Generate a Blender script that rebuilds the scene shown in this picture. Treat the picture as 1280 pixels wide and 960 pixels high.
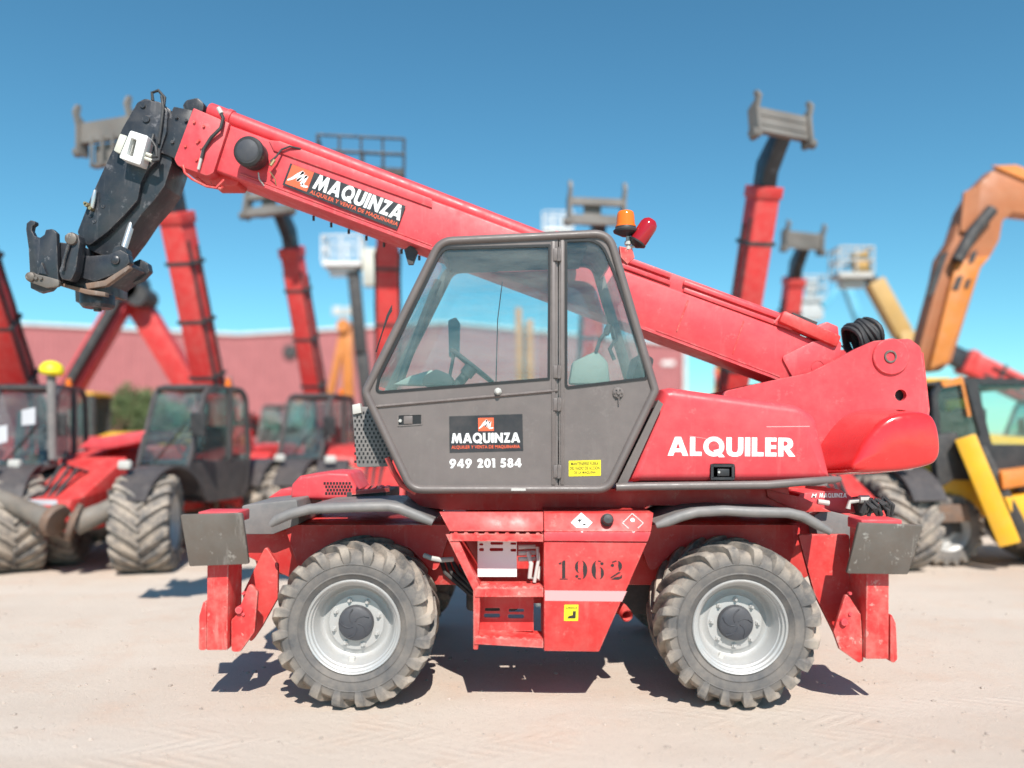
import bpy, bmesh, math, random
from mathutils import Vector, Matrix, noise
R = math.radians
scene = bpy.context.scene
for o in list(bpy.data.objects):
    bpy.data.objects.remove(o)
C = scene.collection

# ------------------------------------------------------------------ camera, sky, sun, exposure
F, CX, HY, H = 1000.0, 640.0, 540.0, 1.85      # focal length in photo pixels, horizon row, eye height
cam_d = bpy.data.cameras.new('camera')
cam = bpy.data.objects.new('camera', cam_d)
C.objects.link(cam)
cam.location = (0, 0, H)
cam.rotation_euler = (R(90), 0, 0)
cam_d.sensor_width = 36
cam_d.lens = 36 * F / 1280
cam_d.shift_y = (HY - 480) / 1280
cam_d.clip_start = 0.05
cam_d.clip_end = 3000
cam_d.dof.use_dof = True
cam_d.dof.focus_distance = 5.9
cam_d.dof.aperture_fstop = 0.36
scene.camera = cam

SUN_EL, SUN_AZ = 47.0, 171.0                   # azimuth clockwise from +Y: behind the camera, a little to the right
world = bpy.data.worlds.new('World')
scene.world = world
world.use_nodes = True
wn, wl = world.node_tree.nodes, world.node_tree.links
bg = wn['Background']
sky = wn.new('ShaderNodeTexSky')
sky.sky_type = 'NISHITA'
sky.sun_disc = False
sky.sun_elevation = R(SUN_EL)
sky.sun_rotation = R(SUN_AZ)
sky.altitude = 600
sky.air_density = 1.0
sky.dust_density = 0.0
sky.ozone_density = 2.2
tint = wn.new('ShaderNodeMix'); tint.data_type = 'RGBA'; tint.blend_type = 'MULTIPLY'
tint.inputs[0].default_value = 1; tint.inputs[7].default_value = (.50, .95, .96, 1)   # the phone's cyan white balance
wl.new(sky.outputs['Color'], tint.inputs[6])
wl.new(tint.outputs[2], bg.inputs['Color'])
bg.inputs['Strength'].default_value = 0.096
sd = bpy.data.lights.new('sun', 'SUN')
sd.energy = 4.3
sd.angle = R(0.53)
sd.color = (1.0, 0.95, 0.88)
sun = bpy.data.objects.new('sun', sd)
C.objects.link(sun)
to_sun = Vector((math.sin(R(SUN_AZ)) * math.cos(R(SUN_EL)), math.cos(R(SUN_AZ)) * math.cos(R(SUN_EL)), math.sin(R(SUN_EL))))
sun.rotation_euler = to_sun.to_track_quat('Z', 'Y').to_euler()
sun.location = to_sun * 50
scene.view_settings.view_transform = 'Standard'
scene.view_settings.look = 'None'
scene.view_settings.gamma = 1
scene.view_settings.use_curve_mapping = False
scene.view_settings.exposure = 0.60
scene.render.engine = 'CYCLES'
scene.cycles.max_bounces = 8
scene.cycles.transparent_max_bounces = 16

# ------------------------------------------------------------------ helpers
random.seed(7)

def W(px, py, Y):
    """photo pixel at real depth Y -> metres"""
    return Vector(((px - CX) * Y / F, Y, H - (py - HY) * Y / F))

def XZ(pts, Y):
    return [((px - CX) * Y / F, H - (py - HY) * Y / F) for px, py in pts]

def rp(pts, r, n=5):
    """round the corners of a 2D polygon; r a number or one per corner"""
    out = []
    m = len(pts)
    for i in range(m):
        p = Vector(pts[i][:2]); a = Vector(pts[i - 1][:2]); b = Vector(pts[(i + 1) % m][:2])
        rr = r[i] if isinstance(r, (list, tuple)) else r
        u, v = (a - p), (b - p)
        lu, lv = u.length, v.length
        if rr <= 0 or lu < 1e-9 or lv < 1e-9:
            out.append(tuple(p)); continue
        u.normalize(); v.normalize()
        ang = math.acos(max(-1, min(1, u.dot(v))))
        t = min(rr / max(math.tan(ang / 2), 1e-4), lu * .48, lv * .48)
        p0, p1 = p + u * t, p + v * t
        for k in range(n + 1):
            s = k / n
            q = p0 * (1 - s) ** 2 + p * 2 * s * (1 - s) + p1 * s * s
            out.append(tuple(q))
    return out

class MB:
    def __init__(s, mat=None):
        s.bm = bmesh.new(); s.M = mat or Matrix.Identity(4)
    def v(s, p):
        return s.bm.verts.new(s.M @ Vector(p))
    def f(s, vs):
        try:
            return s.bm.faces.new(vs)
        except ValueError:
            return None
    def rings(s, rings, cap=True, closed=True):
        R_ = [[s.v(p) for p in r] for r in rings]
        n = len(R_[0])
        for a, b in zip(R_, R_[1:]):
            for i in range(n if closed else n - 1):
                j = (i + 1) % n
                s.f((a[i], a[j], b[j], b[i]))
        if cap:
            s.f(R_[0]); s.f(R_[-1][::-1])
        return s
    def box(s, x0, x1, y0, y1, z0, z1):
        return s.rings([[(x0, y0, z0), (x1, y0, z0), (x1, y1, z0), (x0, y1, z0)], [(x0, y0, z1), (x1, y0, z1), (x1, y1, z1), (x0, y1, z1)]])
    def prism(s, pts, y0, y1):
        return s.rings([[(x, y0, z) for x, z in pts], [(x, y1, z) for x, z in pts]])
    def prismz(s, pts, z0, z1):
        return s.rings([[(x, y, z0) for x, y in pts], [(x, y, z1) for x, y in pts]])
    def plate(s, outer, holes, y0, y1):
        es = []
        for loop in [outer] + list(holes):
            vs = [s.v((x, y0, z)) for x, z in loop]
            for i in range(len(vs)):
                es.append(s.bm.edges.new((vs[i], vs[(i + 1) % len(vs)])))
        g = bmesh.ops.triangle_fill(s.bm, use_beauty=True, edges=es)
        fs = [e for e in g['geom'] if isinstance(e, bmesh.types.BMFace)]
        ex = bmesh.ops.extrude_face_region(s.bm, geom=fs, use_keep_orig=True)
        vs = [e for e in ex['geom'] if isinstance(e, bmesh.types.BMVert)]
        d = (s.M.to_3x3() @ Vector((0, y1 - y0, 0)))
        bmesh.ops.translate(s.bm, verts=vs, vec=d)
        # keep the back faces too
        return s
    def tube(s, pts, r, n=10, cap=True):
        pts = [Vector(p) for p in pts]
        rs = r if isinstance(r, (list, tuple)) else [r] * len(pts)
        rings = []
        prev = None
        for i, p in enumerate(pts):
            d = (pts[min(i + 1, len(pts) - 1)] - pts[max(i - 1, 0)]).normalized()
            if prev is None:
                a = d.orthogonal().normalized()
            else:
                a = (prev - d * prev.dot(d))
                a = a.normalized() if a.length > 1e-6 else d.orthogonal().normalized()
            prev = a
            b = d.cross(a)
            rings.append([p + (a * math.cos(2 * math.pi * k / n) + b * math.sin(2 * math.pi * k / n)) * rs[i] for k in range(n)])
        return s.rings(rings, cap)
    def bar(s, p0, p1, w, h, up=(0, 0, 1)):
        """box beam from p0 to p1: w sideways, h along up"""
        p0, p1 = Vector(p0), Vector(p1)
        d = (p1 - p0).normalized()
        a = d.cross(Vector(up))
        a = a.normalized() if a.length > 1e-5 else d.orthogonal().normalized()
        b = a.cross(d)
        return s.rings([[q + a * w / 2 * i + b * h / 2 * j for i, j in ((-1, -1), (1, -1), (1, 1), (-1, 1))] for q in (p0, p1)])
    def lathe(s, prof, c=(0, 0, 0), axis=(0, 1, 0), n=32, cap=False):
        c = Vector(c); ax = Vector(axis).normalized()
        a = ax.orthogonal().normalized(); b = ax.cross(a)
        rings = [[c + ax * h + (a * math.cos(2 * math.pi * k / n) + b * math.sin(2 * math.pi * k / n)) * max(r, 1e-4) for k in range(n)] for r, h in prof]
        return s.rings(rings, cap)
    def bevel(s, w, seg=2, ang=30):
        bmesh.ops.recalc_face_normals(s.bm, faces=s.bm.faces)
        es = [e for e in s.bm.edges if len(e.link_faces) == 2 and e.calc_face_angle(0) > R(ang)]
        bmesh.ops.bevel(s.bm, geom=es, offset=w, segments=seg, profile=.5, affect='EDGES', clamp_overlap=True)
        return s
    def mesh(s, name, mat, smooth=35):
        bmesh.ops.recalc_face_normals(s.bm, faces=s.bm.faces)
        me = bpy.data.meshes.new(name)
        s.bm.to_mesh(me); s.bm.free()
        if mat: me.materials.append(mat)
        if smooth:
            me.polygons.foreach_set('use_smooth', [True] * len(me.polygons))
            me.set_sharp_from_angle(angle=R(smooth))
        return me
    def build(s, name, mat, parent=None, smooth=35):
        return link(name, s.mesh(name, mat, smooth), parent)

def wm(o):
    """world matrix without waiting for the depsgraph"""
    m = o.matrix_basis.copy()
    if o.parent:
        m = wm(o.parent) @ o.matrix_parent_inverse @ m
    return m

def link(name, data, parent=None, loc=None, keep=True):
    o = bpy.data.objects.new(name, data)
    C.objects.link(o)
    if loc is not None: o.location = loc
    if parent is not None:
        o.parent = parent
        if keep: o.matrix_parent_inverse = wm(parent).inverted()
    return o

def tag(o, label=None, cat=None, group=None, kind=None):
    if label: o['label'] = label
    if cat: o['category'] = cat
    if group: o['group'] = group
    if kind: o['kind'] = kind
    return o

def thing(name, loc, label, cat, group=None, rz=0):
    o = bpy.data.objects.new(name, None)
    C.objects.link(o)
    o.location = loc; o.rotation_euler = (0, 0, rz)
    return tag(o, label, cat, group)

def node(name, parent, loc=(0, 0, 0)):
    """a part that is only a joint for its sub-parts (a wheel)"""
    return link(name, None, parent, loc)

# flat letter outlines, unit size, evaluated while the scene is still empty
def text_mesh(s, bold, space=1.05):
    cu = bpy.data.curves.new('t', 'FONT'); cu.body = s; cu.size = 1; cu.offset = bold; cu.space_character = space
    cu.resolution_u = 4
    o = bpy.data.objects.new('t', cu); C.objects.link(o)
    dg = bpy.context.evaluated_depsgraph_get()
    me = bpy.data.meshes.new_from_object(o.evaluated_get(dg))
    bpy.data.objects.remove(o); bpy.data.curves.remove(cu)
    xs = [v.co.x for v in me.vertices]; ys = [v.co.y for v in me.vertices]
    ax, bx, ay, by = min(xs), max(xs), min(ys), max(ys)
    for v in me.vertices:
        x = (v.co.x - ax) / (bx - ax) ; y = (v.co.y - ay) / (by - ay)
        v.co = (x, y, 0)
    me.materials.clear()
    return me

TEXT = {s: text_mesh(s, b) for s, b in (('SUPERFICIE', .01), ('ALQUILER Y VENTA DE MAQUINARIA', .013), ('MANTENERSE FUERA', .012), ('DEL RADIO DE ACCION', .012), ('DE LA MAQUINA', .012), ('M', .03), ('o', .01))}

# ------------------------------------------------------------------ materials (procedural)
def newmat(name):
    m = bpy.data.materials.new(name); m.use_nodes = True
    return m, m.node_tree.nodes, m.node_tree.links, m.node_tree.nodes['Principled BSDF']

def mixc(n, l, fac, a, b):
    x = n.new('ShaderNodeMix'); x.data_type = 'RGBA'
    for i, val in ((0, fac), (6, a), (7, b)):
        if hasattr(val, 'links'): l.new(val, x.inputs[i])
        elif isinstance(val, (int, float)): x.inputs[i].default_value = val
        else: x.inputs[i].default_value = (*val, 1)
    return x.outputs[2]

def ramp(n, l, src, lo, hi):
    r = n.new('ShaderNodeMapRange'); r.clamp = True
    l.new(src, r.inputs[0]); r.inputs[1].default_value = lo; r.inputs[2].default_value = hi
    return r.outputs[0]

def noise_t(n, l, scale, detail=4, stretch=None, rough=.55):
    tc = n.new('ShaderNodeTexCoord')
    t = n.new('ShaderNodeTexNoise')
    t.inputs['Scale'].default_value = scale; t.inputs['Detail'].default_value = detail; t.inputs['Roughness'].default_value = rough
    if stretch:
        mp = n.new('ShaderNodeMapping'); mp.inputs['Scale'].default_value = stretch
        l.new(tc.outputs['Object'], mp.inputs[0]); l.new(mp.outputs[0], t.inputs['Vector'])
    else:
        l.new(tc.outputs['Object'], t.inputs['Vector'])
    return t.outputs['Fac']

def paint(name, col, rough=.45, dust=.15, dust_col=(.42, .33, .27), fade=.25, coat=.0, metal=0, bump=.02, scratch=0, scr_col=(.5, .45, .4), spec=.5, wear=0, wear_col=(.5, .42, .38)):
    m, n, l, b = newmat(name)
    lo = tuple(c * (1 - fade * .6) for c in col); hi = tuple(min(1, c * (1 + fade * .5) + fade * .03) for c in col)
    big = noise_t(n, l, 1.7, 5)
    c = mixc(n, l, ramp(n, l, big, .3, .7), lo, hi)
    if dust:
        d = n.new('ShaderNodeMath'); d.operation = 'MULTIPLY'; d.inputs[1].default_value = dust
        l.new(ramp(n, l, noise_t(n, l, 6, 8, rough=.7), .42, .72), d.inputs[0])
        c = mixc(n, l, d.outputs[0], c, dust_col)
    if scratch:
        d = n.new('ShaderNodeMath'); d.operation = 'MULTIPLY'; d.inputs[1].default_value = scratch
        l.new(ramp(n, l, noise_t(n, l, 9, 6, (1, 1, 1), .8), .595, .63), d.inputs[0])
        c = mixc(n, l, d.outputs[0], c, scr_col)
        d2 = n.new('ShaderNodeMath'); d2.operation = 'MULTIPLY'; d2.inputs[1].default_value = scratch * .6
        l.new(ramp(n, l, noise_t(n, l, 16, 5, (1, 1, .10), .7), .58, .68), d2.inputs[0])
        c = mixc(n, l, d2.outputs[0], c, scr_col)
    if wear:                                  # paint rubbed off along the edges, broken up by noise
        bv = n.new('ShaderNodeBevel'); bv.samples = 4; bv.inputs['Radius'].default_value = .014
        ge = n.new('ShaderNodeNewGeometry'); dt = n.new('ShaderNodeVectorMath'); dt.operation = 'DOT_PRODUCT'
        l.new(bv.outputs[0], dt.inputs[0]); l.new(ge.outputs['Normal'], dt.inputs[1])
        em = ramp(n, l, dt.outputs['Value'], .995, .90)
        mm = n.new('ShaderNodeMath'); mm.operation = 'MULTIPLY'; l.new(em, mm.inputs[0]); l.new(ramp(n, l, noise_t(n, l, 13, 7, rough=.75), .46, .62), mm.inputs[1])
        m2_ = n.new('ShaderNodeMath'); m2_.operation = 'MULTIPLY'; m2_.inputs[1].default_value = wear; l.new(mm.outputs[0], m2_.inputs[0])
        c = mixc(n, l, m2_.outputs[0], c, wear_col)
    l.new(c, b.inputs['Base Color'])
    rr = n.new('ShaderNodeMapRange'); l.new(noise_t(n, l, 11, 5), rr.inputs[0])
    rr.inputs[1].default_value = .3; rr.inputs[2].default_value = .7
    rr.inputs[3].default_value = max(.05, rough - .1); rr.inputs[4].default_value = min(1, rough + .15)
    l.new(rr.outputs[0], b.inputs['Roughness'])
    b.inputs['Metallic'].default_value = metal
    b.inputs['Specular IOR Level'].default_value = spec
    if coat:
        b.inputs['Coat Weight'].default_value = coat; b.inputs['Coat Roughness'].default_value = .08
    if bump:
        bp = n.new('ShaderNodeBump'); bp.inputs['Strength'].default_value = bump * 4; bp.inputs['Distance'].default_value = .01
        l.new(noise_t(n, l, 22, 5), bp.inputs['Height']); l.new(bp.outputs[0], b.inputs['Normal'])
    return m

def flat(name, col, rough=.5, metal=0, emit=0):
    m, n, l, b = newmat(name)
    b.inputs['Base Color'].default_value = (*col, 1); b.inputs['Roughness'].default_value = rough; b.inputs['Metallic'].default_value = metal
    return m

def glass(name, tint, gloss_rough=.03, dust=.04, ior=1.5):
    m, n, l, b = newmat(name)
    n.remove(b)
    out = n['Material Output']
    tr = n.new('ShaderNodeBsdfTransparent'); tr.inputs[0].default_value = (*tint, 1)
    gl = n.new('ShaderNodeBsdfGlossy'); gl.inputs['Roughness'].default_value = gloss_rough
    gl.inputs['Color'].default_value = (.9, .97, 1, 1)
    df = n.new('ShaderNodeBsdfDiffuse'); df.inputs[0].default_value = (.55, .55, .5, 1)
    fr = n.new('ShaderNodeFresnel')
    ge = n.new('ShaderNodeNewGeometry'); mr = n.new('ShaderNodeMapRange')      # thin pane: no total reflection at its back face
    mr.inputs[3].default_value = ior; mr.inputs[4].default_value = 1 / ior
    l.new(ge.outputs['Backfacing'], mr.inputs[0]); l.new(mr.outputs[0], fr.inputs[0])
    m1 = n.new('ShaderNodeMixShader'); l.new(fr.outputs[0], m1.inputs[0]); l.new(tr.outputs[0], m1.inputs[1]); l.new(gl.outputs[0], m1.inputs[2])
    m2 = n.new('ShaderNodeMixShader')
    d = n.new('ShaderNodeMath'); d.operation = 'MULTIPLY'; d.inputs[1].default_value = dust * 2
    l.new(ramp(n, l, noise_t(n, l, 2.0, 8, (.8, 1, 3.2), .7), .3, .75), d.inputs[0])
    l.new(d.outputs[0], m2.inputs[0]); l.new(m1.outputs[0], m2.inputs[1]); l.new(df.outputs[0], m2.inputs[2])
    l.new(m2.outputs[0], out.inputs[0])
    return m

def ground_mat():
    m, n, l, b = newmat('dusty_ground')
    c = mixc(n, l, ramp(n, l, noise_t(n, l, .35, 6), .3, .7), (.545, .45, .375), (.64, .545, .46))
    c = mixc(n, l, ramp(n, l, noise_t(n, l, 1.6, 8, rough=.7), .5, .75), c, (.60, .455, .36))
    d = n.new('ShaderNodeMath'); d.operation = 'MULTIPLY'; d.inputs[1].default_value = .5
    l.new(ramp(n, l, noise_t(n, l, 40, 6, rough=.75), .52, .75), d.inputs[0])
    c = mixc(n, l, d.outputs[0], c, (.40, .345, .30))
    d = n.new('ShaderNodeMath'); d.operation = 'MULTIPLY'; d.inputs[1].default_value = .35
    l.new(ramp(n, l, noise_t(n, l, 1.1, 6, (.16, 1.3, 1)), .50, .68), d.inputs[0])
    c = mixc(n, l, d.outputs[0], c, (.68, .60, .525))
    l.new(c, b.inputs['Base Color'])
    b.inputs['Roughness'].default_value = .93; b.inputs['Specular IOR Level'].default_value = .2
    add = n.new('ShaderNodeMath'); add.operation = 'ADD'
    l.new(noise_t(n, l, 60, 8, rough=.8), add.inputs[0]); l.new(noise_t(n, l, 7, 6, rough=.7), add.inputs[1])
    # cleat prints of a tyre that turned in the dust
    tc = n.new('ShaderNodeTexCoord'); mp = n.new('ShaderNodeMapping'); mp.inputs['Rotation'].default_value = (0, 0, R(-6))
    l.new(tc.outputs['Object'], mp.inputs[0]); sx = n.new('ShaderNodeSeparateXYZ'); l.new(mp.outputs[0], sx.inputs[0])
    def mth(op, a, b=None, clamp=False):
        q = n.new('ShaderNodeMath'); q.operation = op; q.use_clamp = clamp
        for i, val in enumerate((a, b)):
            if val is None: continue
            if hasattr(val, 'links'): l.new(val, q.inputs[i])
            else: q.inputs[i].default_value = val
        return q.outputs[0]
    tot = None
    for yc, hw in ((4.55, .20), (5.02, .2), (7.9, .24)):
        off = mth('ABSOLUTE', mth('SUBTRACT', sx.outputs['Y'], yc))
        band = ramp(n, l, off, hw + .05, hw - .02)
        ch = mth('SINE', mth('ADD', mth('MULTIPLY', sx.outputs['X'], 36), mth('MULTIPLY', off, 60)))
        pr = mth('MULTIPLY', band, ramp(n, l, ch, -.2, .5))
        pr = mth('MULTIPLY', pr, ramp(n, l, noise_t(n, l, .8, 4), .48, .62))
        tot = pr if tot is None else mth('ADD', tot, pr)
    hsum = mth('ADD', add.outputs[0], mth('MULTIPLY', tot, .34))
    bp = n.new('ShaderNodeBump'); bp.inputs['Strength'].default_value = .6; bp.inputs['Distance'].default_value = .02
    l.new(hsum, bp.inputs['Height']); l.new(bp.outputs[0], b.inputs['Normal'])
    return m

def tyre_mat(name, dust):
    m, n, l, b = newmat(name)
    f = ramp(n, l, noise_t(n, l, 5, 8, rough=.7), .35, .68)
    f2 = ramp(n, l, noise_t(n, l, 4.5, 9, rough=.72), .40, .60)
    d = n.new('ShaderNodeMath'); d.operation = 'MULTIPLY'; d.inputs[1].default_value = dust
    l.new(f, d.inputs[0])
    # dust is rubbed into the tread, less on the flank
    tc = n.new('ShaderNodeTexCoord'); sx = n.new('ShaderNodeSeparateXYZ'); l.new(tc.outputs['Object'], sx.inputs[0])
    vx = n.new('ShaderNodeVectorMath'); vx.operation = 'MULTIPLY'; vx.inputs[1].default_value = (1, 0, 1); l.new(tc.outputs['Object'], vx.inputs[0])
    ln = n.new('ShaderNodeVectorMath'); ln.operation = 'LENGTH'; l.new(vx.outputs[0], ln.inputs[0])
    tr = ramp(n, l, ln.outputs['Value'], .43, .51)
    ad = n.new('ShaderNodeMath'); ad.operation = 'MULTIPLY_ADD'; ad.inputs[1].default_value = .72; ad.use_clamp = True
    pt = n.new('ShaderNodeMath'); pt.operation = 'MULTIPLY'; l.new(tr, pt.inputs[0]); l.new(f2, pt.inputs[1])
    l.new(pt.outputs[0], ad.inputs[0]); l.new(d.outputs[0], ad.inputs[2])
    c = mixc(n, l, ad.outputs[0], (.095, .094, .096), (.42, .35, .285))
    l.new(c, b.inputs['Base Color'])
    b.inputs['Roughness'].default_value = .8; b.inputs['Specular IOR Level'].default_value = .25
    bp = n.new('ShaderNodeBump'); bp.inputs['Strength'].default_value = .25; bp.inputs['Distance'].default_value = .006
    l.new(noise_t(n, l, 45, 6), bp.inputs['Height']); l.new(bp.outputs[0], b.inputs['Normal'])
    return m

MT = {}
MT['ground'] = ground_mat()
MT['red'] = paint('red_paint', (.60, .032, .030), .5, .22, (.55, .30, .25), fade=.16, scratch=.26, scr_col=(.66, .28, .24), wear=.65, wear_col=(.58, .36, .30))
MT['red_faded'] = paint('faded_red_paint', (.64, .052, .064), .45, .16, (.62, .26, .24), fade=.16, scratch=.16, scr_col=(.74, .30, .28), wear=.55, wear_col=(.62, .36, .32))
MT['red_gloss'] = paint('glossy_red_plastic', (.66, .022, .022), .16, .03, fade=.06, coat=.6, bump=0)
MT['red_worn'] = paint('worn_red_paint', (.62, .034, .032), .52, .45, (.62, .36, .3), fade=.18, scratch=.5, scr_col=(.62, .42, .36), wear=.85, wear_col=(.55, .42, .36))
MT['cab'] = paint('grey_cab_paint', (.142, .117, .110), .42, .12, (.3, .26, .23), fade=.14, scratch=.16, scr_col=(.25, .22, .205), wear=.45, wear_col=(.32, .28, .26))
MT['fender'] = paint('grey_fender_plastic', (.17, .16, .155), .5, .35, (.36, .31, .28), fade=.2)
MT['black'] = paint('black_steel_paint', (.018, .021, .028), .36, .12, (.2, .17, .15), fade=.3, scratch=.4, scr_col=(.22, .21, .22), wear=.8, wear_col=(.24, .2, .18))
MT['black_plastic'] = paint('black_plastic', (.022, .022, .024), .5, .2, (.16, .14, .13), fade=.2)
MT['steel'] = paint('bare_worn_steel', (.145, .125, .108), .5, .45, (.13, .085, .06), fade=.4, metal=.3, scratch=.5, scr_col=(.45, .42, .38))
MT['rust'] = paint('rusty_steel', (.16, .11, .085), .7, .6, (.24, .12, .06), fade=.4, scratch=.3)
MT['chrome'] = flat('chromed_rod', (.62, .62, .62), .28, .7)
MT['rim'] = paint('silver_wheel_paint', (.47, .465, .455), .42, .35, (.40, .35, .30), fade=.15, metal=.3)
MT['tyre'] = tyre_mat('dusty_tyre_rubber', .34)
MT['tyre_muddy'] = tyre_mat('muddy_tyre_rubber', .42)
MT['rubber'] = paint('black_rubber_hose', (.03, .03, .032), .6, .2, (.15, .13, .12))
MT['glass'] = glass('green_tinted_cab_glass', (.885, .955, .948), dust=.06)
MT['glass_bg'] = glass('tinted_glass', (.80, .89, .89), dust=.05)
MT['gasket'] = flat('black_window_gasket', (.012, .012, .013), .5)
MT['white'] = paint('white_paint', (.78, .78, .76), .5, .08, fade=.06, bump=0)
MT['decal_black'] = paint('black_sticker', (.022, .022, .026), .4, .06, fade=.1, bump=0)
MT['letter_white'] = flat('white_lettering', (.85, .84, .82), .45)
MT['letter_orange'] = flat('orange_lettering', (.80, .12, .045), .45)
MT['letter_black'] = flat('black_lettering', (.03, .02, .02), .5)
MT['yellow'] = flat('yellow_sticker', (.82, .68, .02), .45)
MT['refl'] = flat('pale_reflective_tape', (.72, .34, .34), .4)
MT['light_grey'] = paint('light_grey_metal', (.50, .49, .46), .45, .2, fade=.12)
MT['interior'] = paint('dark_interior_plastic', (.055, .055, .058), .6, .15, (.25, .22, .2))
MT['cream'] = paint('cream_panel', (.55, .54, .47), .55, .12)
MT['amber'] = flat('amber_lens', (.78, .17, .015), .15)
MT['red_lens'] = flat('red_lens', (.36, .012, .02), .15)
MT['brass'] = flat('brass_fitting', (.45, .34, .18), .4, .8)
MT['yellow_paint'] = paint('yellow_machine_paint', (.80, .42, .015), .4, .15, fade=.2)
MT['orange_paint'] = paint('orange_machine_paint', (.62, .20, .03), .45, .2, fade=.25)
MT['blue_paint'] = paint('light_blue_paint', (.12, .42, .58), .45, .15)
MT['grey_blue'] = paint('pale_grey_paint', (.48, .5, .5), .5, .2)
MT['wall_red'] = paint('hazed_red_wall_sheet', (.36, .115, .118), .5, .15, (.5, .3, .28), fade=.15, bump=0)  # distance haze is mixed into this base colour as a paler pink
MT['trim'] = paint('white_roof_trim', (.75, .74, .72), .5, .1, bump=0)
MT['dark'] = paint('dark_machinery', (.035, .034, .036), .6, .3, (.2, .17, .14))
MT['hub_dark'] = paint('dark_hub_cover', (.05, .052, .062), .55, .15, (.2, .18, .16))
MT['brown_paint'] = paint('brown_orange_paint', (.40, .135, .05), .5, .2, (.4, .25, .15), fade=.25)  # brown-orange base, darker than the boom's side box
MT['paper'] = paint('paper_notice', (.5, .51, .54), .7, .1, bump=0)
MT['ochre'] = paint('faded_ochre_paint', (.50, .30, .09), .5, .25, fade=.25)
MT['console'] = paint('grey_green_console', (.30, .31, .28), .6, .2)

# ================================================================== SETTING
def make_ground():
    xs = sorted(set([-900, -300, -120, -60, -30, -18, -12, -9] + [i * .14 - 7 for i in range(101)] + [9, 12, 18, 30, 60, 120, 300, 900]))
    ys = sorted(set([-60, -20, -6, 0, 2] + [2.6 + i * .14 for i in range(72)] + [13.5, 15, 18, 24, 34, 50, 80, 150, 400, 1500]))
    vs, fs = [], []
    for y in ys:
        for x in xs:
            z = 0
            if abs(x) < 8 and 2 < y < 13:
                z = noise.noise((x * .7, y * .7, 3)) * .012 + noise.noise((x * 2.6, y * 2.6, 9)) * .006 - .008
            vs.append((x, y, z))
    nx = len(xs)
    for j in range(len(ys) - 1):
        for i in range(nx - 1):
            a = j * nx + i
            fs.append((a, a + 1, a + nx + 1, a + nx))
    me = bpy.data.meshes.new('ground'); me.from_pydata(vs, [], fs); me.materials.append(MT['ground'])
    me.polygons.foreach_set('use_smooth', [True] * len(me.polygons))
    return tag(link('ground', me), 'dusty pale beige compacted yard ground', None, None, 'structure')
make_ground()

def make_grit():
    rnd = random.Random(3)
    bm = bmesh.new()
    for i in range(3200):
        y = 3.6 + rnd.random() ** 1.6 * 7.5
        x = rnd.uniform(-.75, .75) * y
        r = .003 + rnd.random() ** 6 * .016
        z = noise.noise((x * .7, y * .7, 3)) * .012 + noise.noise((x * 2.6, y * 2.6, 9)) * .006 - .008
        m = Matrix.Translation((x, y, z + r * .15)) @ Matrix.Rotation(rnd.uniform(0, 6.3), 4, 'Z') @ Matrix.Diagonal((r * rnd.uniform(.8, 1.6), r, r * rnd.uniform(.4, .8), 1))
        bmesh.ops.create_icosphere(bm, subdivisions=1, radius=1, matrix=m)
    me = bpy.data.meshes.new('grit'); bm.to_mesh(me); bm.free()
    me.materials.append(paint('stone_grit', (.42, .35, .30), .9, .3, fade=.5))
    return tag(link('grit', me), 'scattered pale grit and pebbles on the yard ground', 'grit', None, 'stuff')
make_grit()

def make_warehouse():
    Y = 62.0
    t = thing('warehouse', (W(300, 540, Y).x, Y, 0), 'long red corrugated warehouse with white roof trim behind the machines', 'building')
    # roofline of low gables, in metres
    line = [(-420, 386), (-110, 399), (300, 419), (560, 404), (857, 432)]
    rl = [(W(px, py, Y).x, W(px, py, Y).z) for px, py in line]
    def top(x):
        for (x0, z0), (x1, z1) in zip(rl, rl[1:]):
            if x0 <= x <= x1: return z0 + (z1 - z0) * (x - x0) / (x1 - x0)
        return rl[-1][1]
    x0, x1 = rl[0][0], rl[-1][0]
    sheet_w = 4.0
    n = int(math.ceil((x1 - x0) / sheet_w))
    for k in range(n):                                     # one cladding sheet per bay, ribs as geometry
        a, b = x0 + k * sheet_w, min(x0 + (k + 1) * sheet_w, x1)
        prof = []
        x = a
        while x < b - .01:
            w = min(.4, b - x)
            prof += [(x, 0), (x + w * .55, 0), (x + w * .62, -.05), (x + w * .93, -.05)]
            x += w
        prof.append((b, 0))
        m = MB()
        lo = [m.v((px, Y + dy, 0)) for px, dy in prof]
        hi = [m.v((px, Y + dy, top(px))) for px, dy in prof]
        for i in range(len(prof) - 1): m.f((lo[i], lo[i + 1], hi[i + 1], hi[i]))
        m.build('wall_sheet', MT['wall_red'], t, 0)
    m = MB()                                               # solid body with the gabled roof
    prof = [(x0, 0)] + rl + [(x1, 0)]
    m.prism([(x, z - .05 if z else 0) for x, z in prof], Y + .06, Y + 40)
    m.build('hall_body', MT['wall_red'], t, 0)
    m = MB()
    for (xa, za), (xb, zb) in zip(rl, rl[1:]):
        m.bar((xa, Y - .1, za + .05), (xb, Y - .1, zb + .05), .3, .16)
    m.build('roof_trim', MT['trim'], t)
    m = MB().tube([(x1 - .1, Y - .2, 0), (x1 - .1, Y - .2, rl[-1][1] - .2)], .12, 8)
    m.build('downpipe', MT['trim'], t)
    c = W(363, 440, Y)
    m = MB().lathe([(0.01, -.25), (.5, -.22), (.56, -.1), (.56, .05)], (c.x, Y - .05, c.z), (0, 1, 0), 24)
    m.build('round_vent', MT['dark'], t)
    m = MB()
    c = W(835, 454, Y)
    m.box(c.x - .5, c.x + .5, Y - .1, Y - .04, c.z - .15, c.z + .15)
    m.build('wall_plate', MT['trim'], t)
make_warehouse()

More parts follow.
